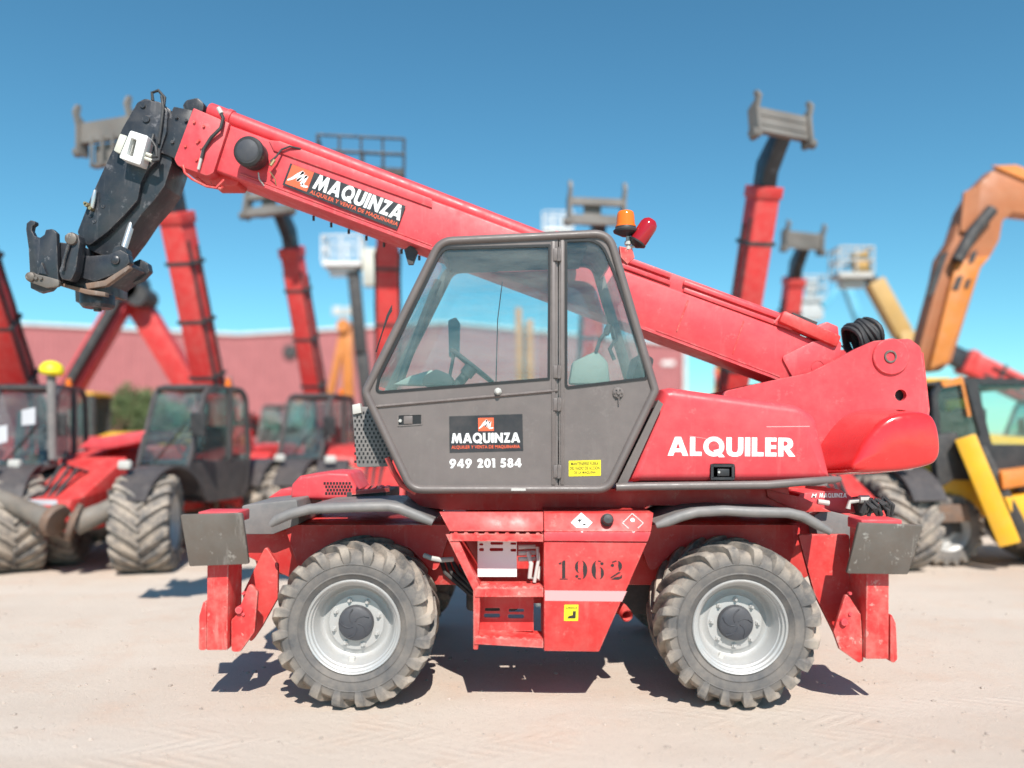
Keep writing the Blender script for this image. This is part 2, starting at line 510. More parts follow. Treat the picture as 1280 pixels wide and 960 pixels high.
# ================================================================== THE RED ROTATING TELEHANDLER
YW = 5.30                                     # outer face of the near wheels
root = thing('rotating_telehandler', (W(683, 540, 5.3).x, 6.5, 0),
             'sharp red rotating telehandler with grey cab and ALQUILER lettering in the foreground', 'telehandler')

def lettering(name, s, p0, ux, w, h, mat, parent, bold=.02, space=1.0, skew=0, n=(0, -1, 0), label=None):
    """p0 lower left corner in the world, ux direction of writing, n outward normal"""
    me = TEXT[s].copy(); me.name = name
    for v in me.vertices: v.co = (v.co.x * w + skew * v.co.y * h, v.co.y * h, 0)
    ux = Vector(ux).normalized(); n = Vector(n).normalized(); uy = n.cross(ux)
    M = Matrix((ux, uy, n)).transposed().to_4x4(); M.translation = Vector(p0) + n * .0012
    me.transform(M); me.materials.append(mat)
    o = link(name, me, parent)
    if label: o['label'] = label
    return o

GL = {
 'A': (1.02, [[(0,0),(.36,1),(.66,1),(1.02,0),(.74,0),(.68,.19),(.34,.19),(.28,0)]], [[(.41,.39),(.61,.39),(.51,.70)]]),
 'L': (.58, [[(0,0),(.58,0),(.58,.22),(.26,.22),(.26,1),(0,1)]], []),
 'U': (.84, [[(0,1),(0,.36),(.03,.17),(.13,.04),(.28,-.02),(.42,-.03),(.56,-.02),(.71,.04),(.81,.17),(.84,.36),(.84,1),(.58,1),(.58,.37),(.55,.25),(.49,.20),(.42,.19),(.35,.20),(.29,.25),(.26,.37),(.26,1)]], []),
 'I': (.26, [[(0,0),(.26,0),(.26,1),(0,1)]], []),
 'E': (.56, [[(0,0),(.56,0),(.56,.21),(.26,.21),(.26,.40),(.54,.40),(.54,.60),(.26,.60),(.26,.79),(.56,.79),(.56,1),(0,1)]], []),
 'R': (.86, [[(0,0),(.26,0),(.26,.37),(.29,.37),(.54,0),(.86,0),(.56,.40),(.67,.47),(.73,.58),(.74,.70),(.71,.83),(.64,.93),(.54,.98),(.42,1),(0,1)]], [[(.26,.56),(.36,.56),(.45,.60),(.475,.69),(.45,.77),(.36,.81),(.26,.81)]]),
 'M': (1.2, [[(0,0),(.17,1),(.42,1),(.60,.52),(.78,1),(1.03,1),(1.2,0),(.94,0),(.86,.54),(.66,0),(.54,0),(.34,.54),(.26,0)]], []),
 'N': (.94, [[(0,0),(.26,0),(.26,.58),(.70,0),(.94,0),(.94,1),(.68,1),(.68,.44),(.24,1),(0,1)]], []),
 'Z': (.74, [[(0,0),(.74,0),(.74,.22),(.36,.22),(.74,1),(.04,1),(.04,.78),(.38,.78)]], []),
 '1': (.36, [[(.1,0),(.36,0),(.36,1),(0,1),(0,.8),(.1,.8)]], []),
 '2': (.68, [[(0,0),(.68,0),(.68,.21),(.38,.21),(.58,.46),(.65,.60),(.65,.76),(.58,.92),(.46,1.0),(.34,1.02),(.18,.99),(.06,.88),(.02,.70),(.02,.64),(.28,.64),(.28,.72),(.34,.79),(.40,.72),(.38,.62),(.30,.50)]], []),
 '4': (.78, [[(.42,0),(.66,0),(.66,.2),(.78,.2),(.78,.4),(.66,.4),(.66,1),(.42,1),(0,.36),(0,.2),(.42,.2)]], [[(.22,.4),(.42,.4),(.42,.70)]]),
 '5': (.66, [[(0,.08),(.14,.01),(.30,-.02),(.48,.03),(.60,.14),(.66,.32),(.62,.49),(.52,.60),(.38,.65),(.28,.64),(.30,.79),(.60,.79),(.60,1),(.12,1),(.03,.46),(.16,.48),(.30,.47),(.38,.42),(.40,.32),(.35,.23),(.26,.20),(.06,.28)]], []),
 ' ': (.34, [], []),
}
def ell(cx, cy, rx, ry, n=24): return [(cx + rx * math.cos(2 * math.pi * k / n), cy + ry * math.sin(2 * math.pi * k / n)) for k in range(n)]
GL['Q'] = (1.06, [ell(.52, .5, .52, .53), [(.50,.30),(.74,.36),(1.08,-.06),(.78,-.06)]], [ell(.52, .5, .27, .29)])
GL['0'] = (.72, [ell(.36, .5, .36, .52)], [ell(.36, .5, .12, .29)])
GL['8'] = (.68, [ell(.34, .29, .34, .31), ell(.34, .75, .30, .27)], [ell(.34, .28, .11, .11), ell(.34, .75, .09, .09)])
GL['9'] = (.74, [ell(.37, .66, .37, .36), [(.69,.58),(.70,.50),(.36,-.02),(.06,-.02),(.36,.44)]], [ell(.37, .66, .13, .14)])
def block(name, s, p0, ux, w, h, mat, parent, gap=.10, skew=0, n=(0, -1, 0), th=.0012):
    ux = Vector(ux).normalized(); n = Vector(n).normalized(); uy = n.cross(ux)
    tot = sum(GL[c][0] for c in s) + gap * (len(s) - 1)
    kx = w / tot; x = 0
    for c in s:
        wd, outs, holes = GL[c]
        if outs:
            m = MB()
            for i, o in enumerate(outs):
                hs = [q for q in holes if (len(outs) == 1 or c in 'Q9' and i == 0 or c == '8' and ((q[0][1] > .5) == (i == 1)))]
                T = Matrix((ux, -n, uy)).transposed().to_4x4(); T.translation = Vector(p0) + ux * (x * kx) + n * (th * (1 + .25 * i))
                m.M = T
                f_ = lambda P: [(a * kx + skew * b * h, b * h) for a, b in P]
                m.plate(f_(o), [f_(q) for q in hs], 0, th)
            me = m.mesh(name, mat, 0)
            link(name, me, parent)
        x += wd + gap

def quad_plate(name, pts, Y, th, mat, parent, bev=.003, r=0):
    q = XZ(pts, Y)
    if r: q = rp(q, r, 3)
    m = MB().prism(q, Y, Y + th)
    if bev: m.bevel(bev, 2)
    return m.build(name, mat, parent)

# ---------------------------------------------------------------- wheels
TW = .62
def tyre_mesh(mat):
    m = MB()
    half = [(.296, .075), (.305, .05), (.33, .03), (.352, .018), (.358, .011), (.366, .016), (.40, .008), (.418, .009), (.423, .003), (.429, .010), (.446, .012), (.478, .026), (.500, .055), (.508, .10), (.512, .31)]
    prof = half + [(r, TW - y) for r, y in half[-2::-1]]
    m.lathe(prof, n=84)
    st = [(.325, .546, .325, .50, -.02, .020), (.22, .552, .22, .50, .15, .026), (.125, .552, .125, .50, .28, .031), (.052, .547, .09, .495, .375, .036),
          (.012, .528, .06, .48, .42, .037), (-.002, .494, .03, .46, .435, .034), (.000, .458, .02, .445, .44, .030), (.006, .425, .02, .415, .445, .022)]
    N = 20
    rnd = random.Random(5)
    for side in (0, 1):
        for i in range(N):
            th0 = 2 * math.pi * (i + .5 * side) / N
            rings = []
            wj = rnd.uniform(.92, 1.05); hj = rnd.uniform(-.004, .001)
            for (y, r, yb, rb, dth, hw) in st:
                th = th0 + dth
                ring = []
                for (rr, yy, k) in ((rb, yb, 1.25), (r + hj, y, .85), (r + hj, y, -.85), (rb, yb, -1.25)):
                    a = th + k * hw * wj / rr
                    yq = yy if side == 0 else TW - yy
                    ring.append((rr * math.sin(a), yq, rr * math.cos(a)))
                rings.append(ring)
            m.rings(rings)
    return m.mesh('tyre', mat, 28)

def rim_mesh():
    m = MB()
    prof = [(.300, .09), (.316, .045), (.319, .030), (.312, .022), (.303, .026), (.298, .045), (.286, .052), (.280, .075), (.272, .080), (.266, .10), (.262, .105), (.250, .165), (.238, .195), (.225, .203), (.20, .196), (.185, .180), (.115, .174), (.112, .21), (.25, .24), (.27, .52), (.30, .54)]
    m.lathe(prof, n=56)
    return m.mesh('rim', MT['rim'], 40)
def hub_mesh():
    m = MB().lathe([(.001, .118), (.06, .117), (.102, .122), (.115, .132), (.122, .180)], n=36)
    for k in range(5):                       # moulded swirl ribs of the hub cover
        a0 = k * 2 * math.pi / 5
        m.tube([(math.sin(a0 + t * 1.0) * (.02 + .085 * t), .117, math.cos(a0 + t * 1.0) * (.02 + .085 * t)) for t in (0, .25, .5, .75, 1)], .004, 6)
    return m.mesh('hub_cover', MT['hub_dark'], 35)
def bolt_mesh():
    m = MB().lathe([(.001, -.030), (.009, -.030), (.011, -.022), (.011, -.012), (.018, -.012), (.019, 0), (.019, .02)], n=6)
    return m.mesh('wheel_bolt', MT['rim'], 30)
TYRE, TYRE_MUD, RIM, HUB, BOLT = tyre_mesh(MT['tyre']), tyre_mesh(MT['tyre_muddy']), rim_mesh(), hub_mesh(), bolt_mesh()
def valve_mesh():
    return MB().box(-.018, .018, .13, .17, -.262, -.225).bevel(.004, 1).mesh('valve_block', MT['light_grey'])
VALVE = valve_mesh()

def add_wheel(parent, loc, flip=False, sc=1.0, bolts=True, tyre=None, roll=0.0, steer=0.0):
    w = link('wheel', None, parent, None, keep=False)
    w.location = Vector(loc) - (wm(parent).translation if parent == root else Vector((0, 0, 0)))
    w.rotation_euler = (0, roll if not flip else -roll, (math.pi if flip else 0) + steer)
    w.scale = (sc, sc, sc)
    for nm, me in (('tyre', tyre or TYRE), ('rim', RIM), ('hub_cover', HUB)):
        link(nm, me, w, None, keep=False)
    if bolts:
        for k in range(8):
            a = (k + .5) * math.pi / 4
            link('wheel_bolt', BOLT, w, (.158 * math.sin(a), .178, .158 * math.cos(a)), keep=False)
        link('valve_block', VALVE, w, None, keep=False)
    return w
ZW = .548
WX = ((440 - CX) * YW / F, (927 - CX) * YW / F)
add_wheel(root, (WX[0], YW, ZW), roll=.1, steer=R(1.5))
add_wheel(root, (WX[1], YW, ZW), roll=.42, steer=R(-1))
add_wheel(root, (WX[0], 7.75, ZW), True, bolts=False)
add_wheel(root, (WX[1], 7.75, ZW), True, bolts=False)

# ---------------------------------------------------------------- chassis
m = MB()
m.prism([(-2.0, 1.17), (2.40, 1.17), (2.40, .86), (2.10, .70), (1.95, .70), (-1.55, .70), (-1.72, .78), (-2.0, .92)], 6.0, 7.05)
m.bevel(.015)
chassis = m.build('chassis', MT['red'], root)
for X in WX:
    m = MB()
    m.lathe([(.10, 0), (.12, .1), (.09, .35), (.16, .55), (.17, .75), (.09, .95), (.12, 1.2), (.10, 1.35)], (X, 5.82, ZW), (0, 1, 0), 20, True)
    m.box(X - .14, X + .14, 5.86, 6.05, ZW - .14, ZW + .16)
    m.build('axle', MT['dark'], chassis)
for X in WX:
    MB().prism(rp([(X - .62, 1.165), (X - .5, .80), (X - .30, 1.0), (X + .30, 1.0), (X + .5, .80), (X + .62, 1.165)], .05), 5.90, 5.985).build('wheel_arch', MT['red'], chassis)
m = MB()                                       # hydraulics and gearbox under the belly
m.box(-.35, .05, 6.1, 6.95, .48, .72).bevel(.03)
MB().box(.75, 1.25, 6.15, 6.9, .45, .72).build('transfer_box', MT['dark'], chassis)
for k in range(5):
    m.tube([(-.55 + k * .05, 6.02, .95 - k * .03), (-.5 + k * .05, 5.97, .8), (-.3 + k * .04, 6.0, .62), (.1, 6.1, .58)], .016, 8)
m.build('drive_line', MT['dark'], chassis)
m = MB().tube([W(530, 694, 5.7), W(540, 698, 5.68), W(552, 700, 5.66), W(566, 699, 5.7)], .018, 10)
m.build('hydraulic_pipe', MT['light_grey'], chassis)
m = MB().tube([W(770, 755, 5.75), W(778, 762, 5.62), W(784, 770, 5.52)], .042, 16, False)
m.tube([W(770, 755, 5.75), W(778, 762, 5.62), W(784, 770, 5.52)], .036, 16, False)
m.build('exhaust_pipe', MT['red_worn'], chassis)

# mudguards: a folded sheet over the wheel with a fat rolled near edge
def mudguard(path, yb, nm='mudguard'):
    pts = [W(px, py, YW + .02) for px, py in path]
    m = MB()
    sheet_t = .012
    top = [(p.x, p.z + .012) for p in pts]; bot = [(x, z - sheet_t) for x, z in top[::-1]]
    m.prism(top + bot, YW + .02, yb)
    m.tube(pts, [.02] + [.034] * (len(pts) - 2) + [.024], 12)
    return m.build(nm, MT['fender'], root, 40)
front_guard = mudguard([(338, 656), (346, 650), (362, 643), (388, 636), (440, 634), (486, 633), (500, 636), (522, 645), (541, 653)], 6.12)
rear_guard = mudguard([(820, 657), (834, 652), (852, 645), (872, 640), (905, 638), (940, 640), (985, 641), (1003, 645), (1022, 656), (1038, 665)], 6.12)
m = MB().prism(rp(XZ([(302, 632), (371, 624), (374, 655), (341, 668), (304, 668)], 5.85), .02), 5.85, 6.6)
m.bevel(.008)
m.build('guard_extension', MT['fender'], front_guard)
m = MB().prism(rp(XZ([(1018, 644), (1030, 637), (1076, 648), (1070, 674), (1022, 672)], 5.85), .02), 5.85, 6.6)
m.bevel(.008)
m.build('guard_extension', MT['fender'], rear_guard)

# red engine side pod in front of the cab, with its perforated grille
def pod():
    Y = 6.2
    side = rp(XZ([(362, 624), (364, 606), (374, 595), (410, 590), (436, 591), (447, 612), (446, 626)], Y), .04)
    m = MB().prism(side, Y, 6.75).bevel(.03, 3, 40)
    p = m.build('engine_pod', MT['red_faded'], root)
    m = MB()
    for j in range(4):
        for i in range(10):
            q = W(402 + i * 3.9 + (j % 2) * 2, 604 + j * 4.2, Y)
            if q.x < W(404 + j * 1.0, 600, Y).x: continue
            m.box(q.x - .008, q.x + .008, Y - .004, Y + .01, q.z - .009, q.z + .009)
    m.build('grille_hole', MT['gasket'], p)
    for k in range(5):
        a = W(447 + k * 8.5, 614, 6.13); b = Vector((a.x - .06, 6.7, a.z))
        MB().bar(a, b, .026, .02).build('louvre_bar', MT['red'], p)
    MB().bar(W(440, 616, 6.12), W(487, 612, 6.12), .03, .03).build('louvre_rail', MT['red'], p)
    MB().box(W(446, 600, 6.55).x, W(492, 600, 6.55).x, 6.15, 6.9, 1.30, 1.385).build('louvre_box', MT['dark'], p)
    MB().prism(XZ([(335, 622), (352, 611), (372, 610), (372, 622)], 6.7), 6.7, 6.95).bevel(.01).build('lamp_bracket', MT['red_faded'], p)
pod()

# ---------------------------------------------------------------- stabilisers
def stabiliser(pad, leg, flange, plateA, plateB, beam, side):
    Yp = 5.22
    q = XZ(pad, Yp)
    m = MB()
    cx = sum(p[0] for p in q) / 4
    m.rings([[(x, Yp + (.03 if z < 1.1 else -.01), z) for x, z in rp(q, .012, 2)], [(x, Yp + (.06 if z < 1.1 else .02), z) for x, z in rp(q, .012, 2)]])
    m.bevel(.004)
    l_ = XZ(leg, 5.34)
    leg_o = MB().prism([(l_[0][0], l_[0][1] + .3), (l_[1][0], l_[1][1] + .3), l_[2], l_[3]], 5.34, 5.62).bevel(.008).build('stabiliser_leg', MT['red_worn'], root)
    m.build('foot_pad', MT['steel'], leg_o)
    MB().box(cx - .13, cx + .14, 5.275, 5.5, q[0][1] - .06, q[0][1] + .012).bevel(.01).build('pad_bracket', MT['red_faded'], leg_o)
    for nm, pl, Y, th, mat in (('leg_flange', flange, 5.36, .30, MT['red_worn']), ('gusset_plate', plateA, 5.385, .035, MT['red_worn']), ('side_plate', plateB, 5.62, .04, MT['red'])):
        MB().prism(rp(XZ(pl, Y), .02, 3), Y, Y + th).bevel(.005).build(nm, mat, leg_o)
    b = XZ(beam, 6.1)
    MB().prism(b, 6.1, 7.4).bevel(.01).build('stabiliser_beam', MT['red'], leg_o)
    for px, py in ((plateA[0][0] + 2 * side, plateA[-1][1] - 12), ):
        c = W(px, py, 5.36)
        MB().lathe([(.001, 0), (.022, 0), (.026, .008), (.026, .05)], (c.x, 5.36, c.z), (0, 1, 0), 16).build('pivot_pin', MT['red_faded'], leg_o)
    for py in (742, 768):
        c = W(sum(p[0] for p in plateA) / len(plateA), py, 5.37)
        MB().lathe([(.001, 0), (.011, 0), (.012, .008), (.012, .03)], (c.x, 5.372, c.z), (0, 1, 0), 6).build('plate_bolt', MT['red_faded'], leg_o)
    return leg_o
stabiliser([(226, 643), (303, 641), (309, 706), (234, 709)], [(259, 708), (286, 708), (284, 813), (258, 813)],
           [(249, 770), (254, 752), (258, 752), (258, 813), (248, 813)],
           [(296, 768), (312, 728), (322, 740), (318, 790), (300, 815), (289, 815), (289, 775)],
           [(332, 682), (347, 706), (347, 748), (327, 784), (312, 806), (303, 742)],
           [(300, 640), (360, 636), (360, 720), (322, 712)], 1)
stabiliser([(1073, 653), (1153, 656), (1138, 719), (1061, 718)], [(1084, 719), (1112, 719), (1111, 824), (1082, 824)],
           [(1113, 764), (1120, 780), (1122, 824), (1117, 829), (1113, 827)],
           [(1058, 740), (1076, 768), (1080, 826), (1074, 829), (1050, 812), (1042, 790)],
           [(1018, 742), (998, 668), (1062, 668), (1062, 800), (1050, 806)],
           [(990, 650), (1062, 650), (1058, 705), (1030, 720)], -1)

# ---------------------------------------------------------------- turret base
m = MB().lathe([(.62, 0), (.66, .01), (.66, .07), (.58, .08), (.58, .16)], (.28, 6.55, 1.17), (0, 0, 1), 40, True)
m.build('slewing_ring', MT['dark'], root)
m = MB().prism(XZ([(505, 616), (985, 606), (990, 636), (812, 632), (800, 638), (560, 638), (525, 634)], 5.8), 5.8, 7.2).bevel(.012)
turret = m.build('turret_platform', MT['red'], root)
m = MB().tube([W(770, 609, 5.42), W(800, 608, 5.42), W(960, 606, 5.42), W(1010, 602, 5.44), W(1040, 600, 5.47), W(1049, 599, 5.5)], [.028] * 5 + [.02], 14)
m.box(W(800, 600, 5.5).x, W(1030, 600, 5.5).x, 5.44, 5.85, 1.484, 1.500)
m.build('side_bumper', MT['cab'], turret)

# ---------------------------------------------------------------- step unit and tank
Ys = 5.33
tank = MB()
fr = lambda pts, Y: [Vector(W(px, py, Y)) for px, py in pts]
# main body
body = XZ([(680, 677), (809, 678), (749, 815), (680, 814)], Ys)
tank.prism(body, Ys, 5.92)
tank.bevel(.008)
tank = tank.build('fuel_tank', MT['red'], root)
m = MB().prism(XZ([(680, 665), (814, 665), (809.5, 677.3), (680, 676.3)], Ys - .012), Ys - .012, 5.9).bevel(.006)
m.build('tank_lip', MT['red_faded'], tank)
a = fr([(680, 664.5), (814, 664.5)], Ys - .012); b = fr([(817, 641), (680, 641)], Ys + .07)
m = MB().rings([[a[0], a[1], b[0], b[1]], [p + Vector((0, .5, 0)) for p in (a[0], a[1], b[0], b[1])]]).bevel(.006)
m.build('tank_top', MT['red'], tank)
quad_plate('reflective_band', [(681, 738), (783.5, 739), (777.5, 752), (681, 751)], Ys - .002, .003, MT['refl'], tank, 0)
stk = quad_plate('warning_sticker', [(705.5, 756), (723, 756), (722.5, 776), (705, 776)], Ys - .003, .004, MT['yellow'], tank, 0)
m = MB().prism(XZ([(709, 773), (711, 770), (716, 769), (716, 764), (720, 764), (719.5, 773)], Ys - .005), Ys - .005, Ys - .003)
m.build('boot_symbol', MT['letter_black'], tank, 0)
lettering('sticker_lettering', 'SUPERFICIE', W(707, 761, Ys - .004), (1, 0, 0), .078, .012, MT['letter_black'], tank, .01)
p = W(759, 650, Ys + .02)
m = MB().lathe([(.001, -.06), (.03, -.058), (.036, -.045), (.036, -.02), (.042, -.018), (.044, .0), (.044, .04)], p, (0, 1, -.25), 20)
m.build('fuel_cap', MT['black_plastic'], tank)
def diamond(cx, cy, r, mat, outline):
    n = Vector((0, -1, .55)).normalized()
    up = Vector((0, .55, 1)).normalized()
    Yc = Ys - .012 + .082 * (664.5 - cy) / 23.5
    c = W(cx, cy, Yc) + n * .003
    s = r * .0053
    pts = [c + Vector((s, 0, 0)), c + up * s, c - Vector((s, 0, 0)), c - up * s]
    m = MB()
    if outline:
        for i in range(4): m.bar(pts[i], pts[(i + 1) % 4], .0025, .003, n)
    else:
        m.rings([[q - n * .001 for q in pts], [q + n * .001 for q in pts]])
    o = m.build('hazard_diamond', mat, tank, 0)
    m = MB()
    if outline:
        MB().lathe([(.001, 0), (.014, 0), (.014, .004)], c + up * .022, -n, 10).build('hazard_flame', MT['letter_white'], tank, 0)
        m.box(c.x - .006, c.x + .006, c.y - .016, c.y - .012, c.z - .045, c.z - .03)
    else:                                     # bare tree and fish sign
        m.tube([c + Vector((-.015, 0, -.012)), c + Vector((-.012, 0, .03))], .004, 5)
        m.tube([c + Vector((-.014, 0, .01)), c + Vector((-.028, 0, .025))], .003, 5)
        m.tube([c + Vector((-.013, 0, .012)), c + Vector((.004, 0, .024))], .003, 5)
        m.tube([c + Vector((-.004, -.006, -.018)), c + Vector((.018, -.006, -.012)), c + Vector((.036, -.006, -.018))], [.003, .008, .003], 6)
    m.build('hazard_symbol', MT['letter_white'] if outline else MT['letter_black'], tank, 0)
diamond(727, 653.5, 13.5, MT['letter_white'], False)
diamond(791, 654, 13, MT['letter_white'], True)
# stencilled 1962: fat serif digits cut by stencil bridges
def stencil(cx, d):
    Hh = 24; m = MB()
    Y = Ys - .0015
    def blob(pts):
        m.prism(XZ([(cx + x, 724.5 - y * Hh) for x, y in pts], Y), Y, Y + .0015)
    def cres(ox, oy, rx, ry, a0, a1, tmin, tmax, s=14):
        """crescent: fat in the middle of its arc"""
        o, i = [], []
        for k in range(s + 1):
            u = k / s; a = R(a0 + (a1 - a0) * u); t = tmin + (tmax - tmin) * math.sin(math.pi * u)
            o.append((ox + math.cos(a) * rx, oy + math.sin(a) * ry))
            i.append((ox + math.cos(a) * (rx - t), oy + math.sin(a) * (ry - t / Hh * .35)))
        blob(o + i[::-1])
    if d == '1':
        blob([(-1, .07), (3.2, .07), (3.2, 1), (1, 1), (-1, .93)]); blob([(-4, 0), (6, 0), (6, .05), (-4, .05)]); blob([(-5, .86), (-1.8, .92), (-1.8, .80), (-5, .78)])
    elif d in '96':
        s = 1 if d == '9' else -1
        g = lambda y: y if d == '9' else 1 - y
        a = (lambda a: a) if d == '9' else (lambda a: a + 180)
        cres(.6 * s, .5, 8.0, .5, a(-75), a(80), 1.2, 5.8)
        cres(-.6 * s, g(.66), 6.6, .33, a(100), a(260), 1.2, 4.2)
        c0 = [(math.cos(k * .785) * 2.2 - 4.6 * s, g(.17) + math.sin(k * .785) * .085) for k in range(8)]
        blob(c0)
        blob([(-3.6 * s, g(.02)), (.8 * s, g(.0)), (.8 * s, g(.06)), (-3.0 * s, g(.09))])
    else:
        cres(.2, .70, 7.4, .30, -60, 70, 1.5, 5.2)
        c0 = [(math.cos(k * .785) * 2.3 - 4.6, .74 + math.sin(k * .785) * .09) for k in range(8)]; blob(c0)
        blob([(-5.5, .92), (-1, 1), (1, .98), (1, .95), (-4.6, .86)])
        blob([(3.2, .40), (-6.8, .13), (-6.8, .05), (-2, .16), (6.2, .37)])
        blob([(-6.5, 0), (3, -.01), (7.4, .08), (7.6, .24), (6.4, .24), (5, .15), (-1, .13)])
    m.build('stencilled_digit', MT['letter_black'], tank, 0)
for k, d in enumerate('1962'):
    stencil(703.5 + k * 22.2, d)

step = MB()
sp = XZ([(557, 668), (570, 668), (600, 734), (597.5, 812), (591.5, 812), (591.5, 738)], Ys)
step.prism(sp, Ys, Ys + .02).bevel(.004)
step_o = step.build('step_frame', MT['red_worn'], root)
a = fr([(562, 664), (679, 664)], Ys - .01); b = fr([(679, 640), (549, 640)], Ys + .06)
MB().rings([[a[0], a[1], b[0], b[1]], [p + Vector((0, .03, 0)) for p in (a[0], a[1], b[0], b[1])]]).bevel(.004).build('step_apron', MT['red'], step_o)
def tread(x0, y0, x1, y1, lip, deep):
    A, B = W(x0, y0, Ys - .01), W(x1, y1, Ys - .01)
    m = MB()
    up = Vector((0, 0, 1))
    h = lip * .0053
    m.rings([[A, B, B - up * h, A - up * h], [p + Vector((0, .02, 0)) for p in (A, B, B - up * h, A - up * h)]])
    m.rings([[A + Vector((0, .02, 0)), B + Vector((0, .02, 0)), B + Vector((0, .02, -.015)), A + Vector((0, .02, -.015))], [p + Vector((0, deep, 0)) for p in (A, B, B + Vector((0, 0, -.015)), A + Vector((0, 0, -.015)))]])
    nteeth = 9
    for k in range(nteeth):
        p = A.lerp(B, (k + .5) / nteeth)
        m.rings([[(p.x - .016, p.y + .004, p.z), (p.x - .008, p.y + .004, p.z + .010), (p.x + .008, p.y + .004, p.z + .010), (p.x + .016, p.y + .004, p.z)],
                 [(p.x - .016, p.y + .016, p.z), (p.x - .008, p.y + .016, p.z + .010), (p.x + .008, p.y + .016, p.z + .010), (p.x + .016, p.y + .016, p.z)]])
    m.build('step_tread', MT['red_worn'], step_o)
tread(563, 667, 679, 668, 9, .22)
tread(594, 735, 679, 735, 11, .24)
tread(593, 796, 679, 801, 9, .26)
# perforated back plates
def slots(rects, Y):
    return [rp(XZ([(a, b), (c, b), (c, d), (a, d)], Y), (d - b) * Y / F * .45, 3) for a, b, c, d in rects]
Yk = 5.52
MB().plate(XZ([(597, 675), (646, 675), (646, 721), (597, 721)], Yk), slots([(599, 679, 604, 682), (613, 677.5, 629, 681), (612, 685, 629, 689), (599, 685, 605, 689), (638, 678, 645.5, 681), (638, 686, 645.5, 689.5)], Yk), Yk, Yk + .01).build('perforated_white_plate', MT['white'], step_o)
MB().plate(XZ([(597, 744), (667, 744), (667, 789), (597, 789)], Yk), slots([(606, 760, 625, 764), (636, 761, 655, 765), (605, 767, 625, 772), (635, 768, 655, 773)], Yk), Yk, Yk + .012).build('perforated_red_plate', MT['red'], step_o)
MB().prism(XZ([(566, 676), (570, 676), (601, 736), (598, 810), (595, 810), (597, 738)], 5.36), 5.36, 5.86).build('box_wall', MT['red'], step_o)
MB().box(W(597, 0, 5.8).x, W(684, 0, 5.8).x, 5.84, 5.9, .6, 1.18).build('back_wall', MT['red'], step_o)
m = MB()
m.tube([W(660, 690, 5.5), W(664, 705, 5.47), W(662, 722, 5.46), W(672, 724, 5.48), W(674, 708, 5.5)], .016, 8)
m.tube([W(672, 684, 5.5), W(673, 700, 5.47), W(668, 728, 5.46)], .012, 8)
m.build('washer_hose', MT['light_grey'], step_o)
m = MB()
for k in range(3): m.lathe([(.001, 0), (.016, 0), (.016, .12)], W(648, 684 + k * 7.5, 5.52), (1, .2, 0), 8)
m.build('filler_neck', MT['light_grey'], step_o)

# ---------------------------------------------------------------- cab
YC, YF = 5.40, 6.22
cab_px = [(547, 296.5), (765, 286), (824.5, 489), (763, 617), (511, 617), (451, 490)]
cab_r = [.17, .17, .09, .15, .15, .09]
CO = rp(XZ(cab_px, YC), cab_r, 9)
def inset_poly(pts, d):
    out = []
    n = len(pts)
    area = sum(pts[i][0] * pts[(i + 1) % n][1] - pts[(i + 1) % n][0] * pts[i][1] for i in range(n))
    s = 1 if area > 0 else -1
    for i in range(n):
        p, a, b = Vector(pts[i]), Vector(pts[i - 1]), Vector(pts[(i + 1) % n])
        u, v = (p - a).normalized(), (b - p).normalized()
        n1, n2 = Vector((-u.y, u.x)), Vector((-v.y, v.x))
        k = (n1 + n2); k.normalize()
        c = max(.5, k.dot(n1))
        out.append(tuple(p + k * (s * d / c)))
    return out
CI = inset_poly(CO, .058)
def ring_frame(outer, inner, y0, y1, bulge):
    """rounded frame: rings of cross-sections around the outline"""
    m = MB()
    n = len(outer)
    prof = [(0, y1), (0, y0 + bulge), (.18, y0 + bulge * .35), (.42, y0), (.68, y0), (.9, y0 + bulge * .5), (1, y0 + bulge), (1, y1)]
    rings = []
    for t, y in prof:
        rings.append([(o[0] * (1 - t) + i_[0] * t, y, o[1] * (1 - t) + i_[1] * t) for o, i_ in zip(outer, inner)])
    rings.append(rings[0])
    m.rings(rings, False)
    bmesh.ops.remove_doubles(m.bm, verts=m.bm.verts, dist=1e-5)
    return m
cab = ring_frame(CO, CI, YC - .03, YC + .07, .03).build('cab', MT['cab'], root, 50)
# far frame, same outline
ring_frame([(x, z) for x, z in CO], inset_poly(CO, .075), YF, YF + .06, .01).build('far_side_frame', MT['cab'], cab, 50)
# door and rear quarter panels in the near face
WIN1 = XZ([(553, 309), (688.5, 305.5), (687.5, 475), (468, 492.5), (472, 472), (543, 327)], YC)
WIN1 = rp(WIN1, [.13, .012, .012, .07, .02, .06], 5)
WIN2 = rp(XZ([(706, 299.5), (752, 298), (773, 350), (808, 455), (811, 474), (709, 486), (706, 482)], YC), [.02, .16, .2, .03, .03, .02, .02], 6)
XP = W(698, 0, YC).x
def clip_x(poly, x, keep_left):
    out = []
    for i in range(len(poly)):
        a, b = poly[i - 1], poly[i]
        ia, ib = ((a[0] <= x) == keep_left), ((b[0] <= x) == keep_left)
        if ia != ib:
            t = (x - a[0]) / (b[0] - a[0]); out.append((x, a[1] + (b[1] - a[1]) * t))
        if ib: out.append(b)
    return out
CI2 = inset_poly(CO, .050)
door = MB().plate(inset_poly(clip_x(CI2, XP - .002, True), .002), [WIN1], YC - .004, YC + .03)
door = door.build('door', MT['cab'], cab, 30)
quarter = MB().plate(inset_poly(clip_x(CI2, XP + .002, False), .002), [WIN2], YC - .002, YC + .03)
quarter = quarter.build('quarter_panel', MT['cab'], cab, 30)
def gasket(win, name='window_gasket'):
    inn = inset_poly(win, .017)
    m = MB()
    m.plate(win, [inn], YC - .010, YC + .018)
    return m.build(name, MT['gasket'], cab, 30), inn
